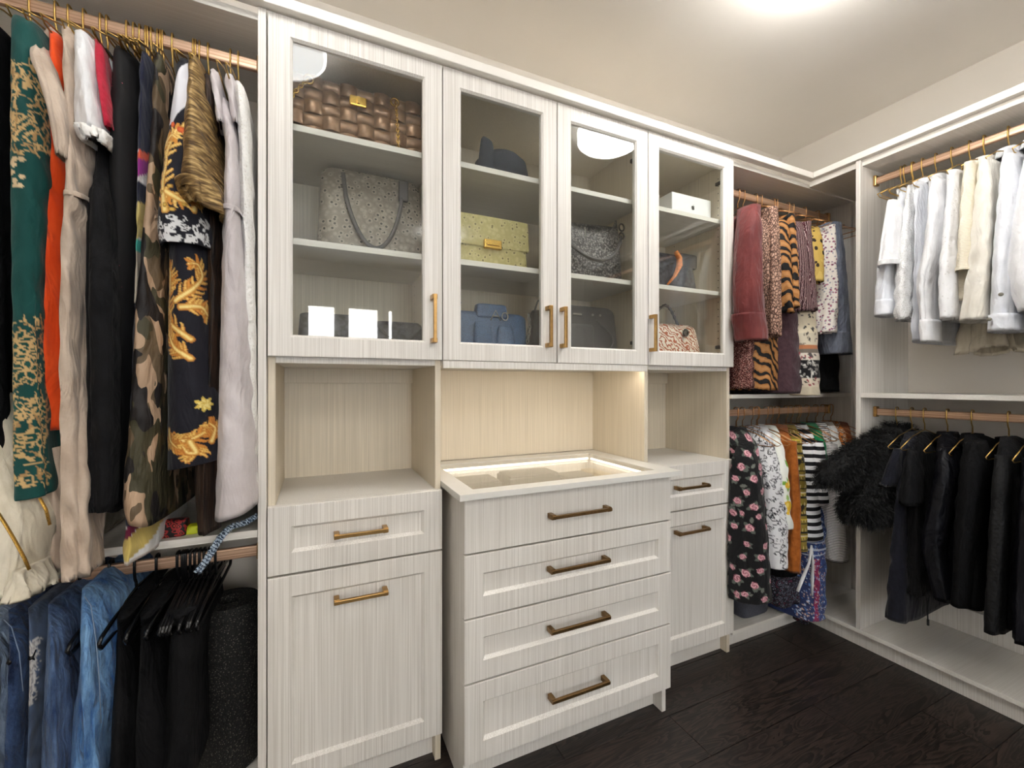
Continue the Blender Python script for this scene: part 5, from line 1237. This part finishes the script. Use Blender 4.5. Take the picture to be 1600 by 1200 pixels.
fl = obj('turn_lock', MB().box(bx - .025, bx + .025, by - .055, by - .045, S1 + .125, S1 + .155), 'gold', t, bevel=.004)
obj('lock_knob', MB().box(bx - .004, bx + .004, by - .062, by - .055, S1 + .13, S1 + .15), 'gold', t, bevel=.001)
for sx in (-.135, .11):
    ey = by - .038; ez = S1 + .175
    obj('eyelet', MB().tube([(bx + sx + .012 * math.cos(q), ey, ez + .012 * math.sin(q)) for q in np.linspace(0, 2 * math.pi, 17)[:-1]], .003, 6, closed=True), 'gold', t, smooth=True)
chain(t, [(bx - .135, by - .045, S1 + .172), (bx - .16, by - .06, S1 + .13), (bx - .19, by - .075, S1 + .07), (bx - .20, by - .08, S1 + .01)], .008, .0019)
chain(t, [(bx + .11, by - .05, S1 + .172), (bx + .112, by - .07, S1 + .10), (bx + .114, by - .08, S1 + .01)], .006, .0016)
# grey ostrich tote
bx, by = .165, 1.46
t = bag('tote_bag', 'large grey ostrich leather tote with looped handle on the left middle shelf', bx, by, S2)
pouch('body', t, 'ostrich_grey', bx, by, S2 + .001, .33, .14, .275, top_w=.92, top_d=.35, bulge=.12)
obj('handle', MB().tube(arc((bx - .09, by - .04, S2 + .25), (bx + .09, by - .04, S2 + .25), -.235, 25, (0, -.055, 0), .55), .0065, 10), 'grey_leather', t, smooth=True)
obj('handle', MB().tube(arc((bx - .08, by + .03, S2 + .25), (bx + .08, by + .03, S2 + .25), .025, 19), .006, 10), 'grey_leather', t, smooth=True)
obj('handle_tab', MB().box(bx + .076, bx + .106, by - .058, by - .044, S2 + .19, S2 + .255), 'grey_leather', t, bevel=.003)
# black bags on the bottom of the left cabinet
bx, by = .05, 1.47
t = bag('clutch_bag', 'black crocodile clutch at the bottom left of the glass cabinet', bx, by, S0)
pouch('body', t, 'black_croc', bx, by, S0 + .001, .22, .10, .135, top_w=.85, top_d=.4); pouch('flap', t, 'black_croc', bx, by - .03, S0 + .07, .20, .05, .07, top_w=.95, top_d=.7)
bx = .25
t = bag('shoulder_bag', 'black shoulder bag with tassel at the bottom right of the left cabinet', bx, by, S0)
pouch('body', t, 'black_croc', bx, by, S0 + .001, .17, .10, .13, top_w=.9, top_d=.5); obj('strap', MB().tube(arc((bx - .08, by - .04, S0 + .12), (bx + .08, by - .04, S0 + .12), -.06, 15, (0, -.02, 0)), .004, 8), 'black_leather', t, smooth=True)
obj('tassel', MB().tube([(bx + .085, by - .03, S0 + .12), (bx + .088, by - .045, S0 + .07), (bx + .089, by - .045, S0 + .012)], [.004, .008, .01], 10), 'black_leather', t, smooth=True)
# dark beret on the top shelf of the centre cabinet
bx, by = .60, 1.415
t = bag('felt_hat', 'dark navy felt hat on the top shelf of the double cabinet', bx, by, S1, 'hat')
obj('crown', MB().lathe([(.095, S1 + .001), (.10, S1 + .03), (.092, S1 + .068), (.065, S1 + .095), (.02, S1 + .105), (.003, S1 + .105)], bx, by, 40), 'navy_felt', t, smooth=True)
pouch('bow', t, 'navy_felt', bx - .075, by - .06, S1 + .001, .07, .05, .115, top_w=.7, top_d=.5, e=.8, yaw=.5)
# yellow green ostrich bag
bx, by = .555, 1.44
t = bag('flap_bag', 'yellow green ostrich leather flap bag with gold clasp', bx, by, S2)
pouch('body', t, 'ostrich_lime', bx, by, S2 + .001, .29, .11, .178, top_w=.98, top_d=.75, e=.28, bulge=.05, round_=.06)
fl = pouch('flap', t, 'ostrich_lime', bx, by - .042, S2 + .075, .295, .03, .108, top_w=.98, top_d=.8, e=.3, bulge=.05, round_=.05)
obj('clasp', MB().box(bx - .032, bx + .032, by - .070, by - .056, S2 + .066, S2 + .098), 'gold', t, bevel=.003)
obj('clasp_bar', MB().box(bx - .022, bx + .022, by - .074, by - .070, S2 + .077, S2 + .083), 'gold', t, bevel=.001)
obj('top_handle', MB().tube(arc((bx - .10, by, S2 + .178), (bx + .10, by, S2 + .178), .020, 19, (0, .01, 0), .3), .006, 8), 'ostrich_lime', t, smooth=True)
for sx in (-.10, .10): obj('handle_ring', MB().tube([(bx + sx + .008 * math.cos(q), by - .005, S2 + .183 + .008 * math.sin(q)) for q in np.linspace(0, 2 * math.pi, 13)[:-1]], .0022, 6, closed=True), 'gold', t, smooth=True)
# navy bag with letter charm
bx, by = .545, 1.42
t = bag('winged_bag', 'navy leather handbag with letter charm and silver chain', bx, by, S0)
pouch('body', t, 'navy_leather', bx, by, S0 + .001, .29, .11, .175, top_w=1.05, top_d=.45, bulge=.2, e=.4)
pouch('front_pocket', t, 'navy_leather', bx - .03, by - .05, S0 + .001, .075, .035, .135, top_w=.8, top_d=.6, e=.7, bulge=.3)
pouch('front_pocket', t, 'navy_leather', bx + .055, by - .05, S0 + .001, .09, .035, .125, top_w=.6, top_d=.6, e=.7, bulge=.3)
pouch('top_flap', t, 'navy_leather', bx + .015, by - .01, S0 + .155, .12, .05, .05, top_w=.9, top_d=.7, e=.3, bulge=.05)
obj('wing', MB().prism([(bx - .15, S0 + .18), (bx - .10, S0 + .20), (bx - .115, S0 + .17), (bx - .13, S0 + .06), (bx - .148, S0 + .04)], by - .04, by - .03), 'navy_leather', t, bevel=.002)
cxx, czz, yy = bx + .012, S0 + .150, by - .085
for pts in (((-.026, -.012), (-.008, .022), (.010, -.012)), ((-.018, .002), (.004, .002))):
    obj('letter_charm', MB().tube([(cxx + a, yy, czz + b) for a, b in pts], .0022, 6), 'steel', t, smooth=True)
obj('letter_charm', MB().tube([(cxx + .026 + .011 * math.cos(q), yy, czz + .003 + .013 * math.sin(q)) for q in np.linspace(0, 2 * math.pi, 17)[:-1]], .0022, 6, closed=True), 'steel', t, smooth=True)
chain(t, [(bx + .145, by - .05, S0 + .175), (bx + .148, by - .055, S0 + .12), (bx + .135, by - .06, S0 + .07)], .008, .002, 'steel')
chain(t, [(bx - .15, by - .05, S0 + .09), (bx - .152, by - .055, S0 + .04), (bx - .145, by - .06, S0 + .004)], .008, .002, 'steel')
# slim black bag standing between the doors
t = bag('slim_bag', 'slim dark handbag leaning between the navy and grey bags', .765, 1.43, S0)
pouch('body', t, 'black_leather', .762, 1.43, S0 + .001, .11, .09, .20, top_w=.5, top_d=.5, bulge=.1); obj('strap', MB().tube(arc((.745, 1.43, S0 + .19), (.785, 1.43, S0 + .19), .05, 13), .004, 8), 'black_leather', t, smooth=True)
# woven grey hobo
bx, by = .968, 1.41
t = bag('hobo_bag', 'grey woven leather hobo bag with slouching strap', bx, by, S2)
pouch('body', t, 'woven_grey', bx, by, S2 + .001, .29, .11, .235, top_w=.97, top_d=.35, bulge=.15, sag=.035)
obj('strap', MB().tube(arc((bx - .135, by - .03, S2 + .17), (bx + .14, by - .03, S2 + .19), -.115, 25, (0, -.05, 0), .7), .007, 10), 'grey_leather', t, smooth=True)
for zz in (.225, .19): obj('strap_ring', MB().tube([(bx + .14 + .012 * math.cos(q), by - .035, S2 + zz + .014 * math.sin(q)) for q in np.linspace(0, 2 * math.pi, 15)[:-1]], .0035, 6, closed=True), 'dark_metal', t, smooth=True)
obj('ear', MB().prism([(bx + .105, S2 + .19), (bx + .135, S2 + .265), (bx + .145, S2 + .20)], by - .012, by + .004), 'woven_grey', t, bevel=.003)
obj('zip_pull', MB().tube([(bx - .05, by - .058, S2 + .19), (bx - .048, by - .06, S2 + .155)], .0025, 6), 'steel', t)
# dark grey structured bag
bx, by = .985, 1.46
t = bag('bowling_bag', 'dark grey structured handbag with curved handle in the centre cabinet bottom', bx, by, S0)
pouch('body', t, 'grey_leather', bx, by, S0 + .001, .29, .12, .235, top_w=.94, top_d=.5, bulge=.12, e=.4)
obj('handle', MB().tube(arc((bx + .02, by - .06, S0 + .175), (bx + .04, by - .068, S0 + .03), 0, 17, (.06, -.012, 0)), .004, 8), 'grey_leather', t, smooth=True)
pouch('pocket', t, 'grey_leather', bx - .05, by - .055, S0 + .002, .12, .03, .155, top_w=.95, top_d=.7, e=.5)
for sx in (.0, .035): o = obj('stud', MB().lathe([(.005, -.002), (.005, .001), (.001, .004)], 0, 0, 12), 'steel', t); o.location = (bx + sx, by - .064, S0 + .195); o.rotation_euler = (math.pi / 2, 0, 0); o.matrix_parent_inverse = parent_world(t).inverted()
obj('emblem', MB().box(bx - .09, bx - .05, by - .064, by - .058, S0 + .19, S0 + .197), 'steel', t, bevel=.001)
# white box with fruit emblem
bx, by = 1.485, 1.44
t = bag('gadget_box', 'white gadget box with small grey fruit emblem on the right shelf', bx, by, S1, 'box')
boxo('lid', (bx - .115, bx + .115, by - .07, by + .10, S1 + .012, S1 + .105), 'white_plastic', t, .003)
boxo('tray', (bx - .114, bx + .114, by - .069, by + .099, S1 + .0005, S1 + .0105), 'white_plastic', t, .002)
ex, ez, ey = bx + .005, S1 + .055, by - .0705
pts = [(.000, .0060), (.003, .0078), (.0068, .0072), (.0085, .0045), (.0066, .0022), (.0062, -.0006), (.0078, -.0028), (.0088, -.0034), (.0068, -.0075), (.0038, -.0098), (.0, -.0088), (-.0038, -.0098), (-.0068, -.0075), (-.0088, -.001), (-.0085, .0042), (-.0062, .0072), (-.003, .0078)]
obj('emblem', MB().prism([(ex + a, ez + b) for a, b in pts], ey - .0006, ey), 'dark_frame', t)
obj('emblem_leaf', MB().prism([(ex + a, ez + b) for a, b in ((.0003, .0085), (.0012, .0118), (.0042, .0138), (.0036, .0106))], ey - .0006, ey), 'dark_frame', t)
# black bag with orange scarf
bx, by = 1.395, 1.45
t = bag('gathered_bag', 'black gathered bag with an orange scarf tied to its handle', bx, by, S2)
pouch('body', t, 'black_croc', bx, by, S2 + .001, .33, .12, .175, top_w=.92, top_d=.4, bulge=.2)
pouch('flap', t, 'black_leather', bx + .11, by - .03, S2 + .115, .10, .05, .065, top_w=1.2, top_d=.5, e=.7)
obj('scarf', MB().tube([(bx + .01, by - .066, S2 + .17), (bx + .022, by - .074, S2 + .14), (bx + .018, by - .078, S2 + .105), (bx - .01, by - .081, S2 + .06), (bx - .05, by - .081, S2 + .02)], [.010, .014, .016, .010, .006], 12, flat=.6), 'orange_scarf', t, smooth=True)
# orange and cream patterned bag
bx, by = 1.415, 1.43
t = bag('printed_bag', 'orange and cream swirl printed bag with dark bead handle', bx, by, S0)
pouch('body', t, 'orange_print', bx, by, S0 + .001, .31, .13, .185, top_w=.86, top_d=.5, bulge=.2, e=.55)
hb = arc((bx - .12, by - .02, S0 + .18), (bx + .03, by - .02, S0 + .18), .085, 23)
obj('bead_handle', MB().tube(hb, [.0045 + .0025 * (i % 2) for i in range(len(hb))], 8), 'dark_frame', t, smooth=True)
o = obj('clasp', MB().lathe([(.016, -.004), (.018, 0), (.012, .005), (.002, .007)], 0, 0, 16), 'dark_metal', t, smooth=True); o.location = (bx + .03, by - .064, S0 + .145); o.rotation_euler = (math.pi / 2, 0, 0); o.matrix_parent_inverse = parent_world(t).inverted()
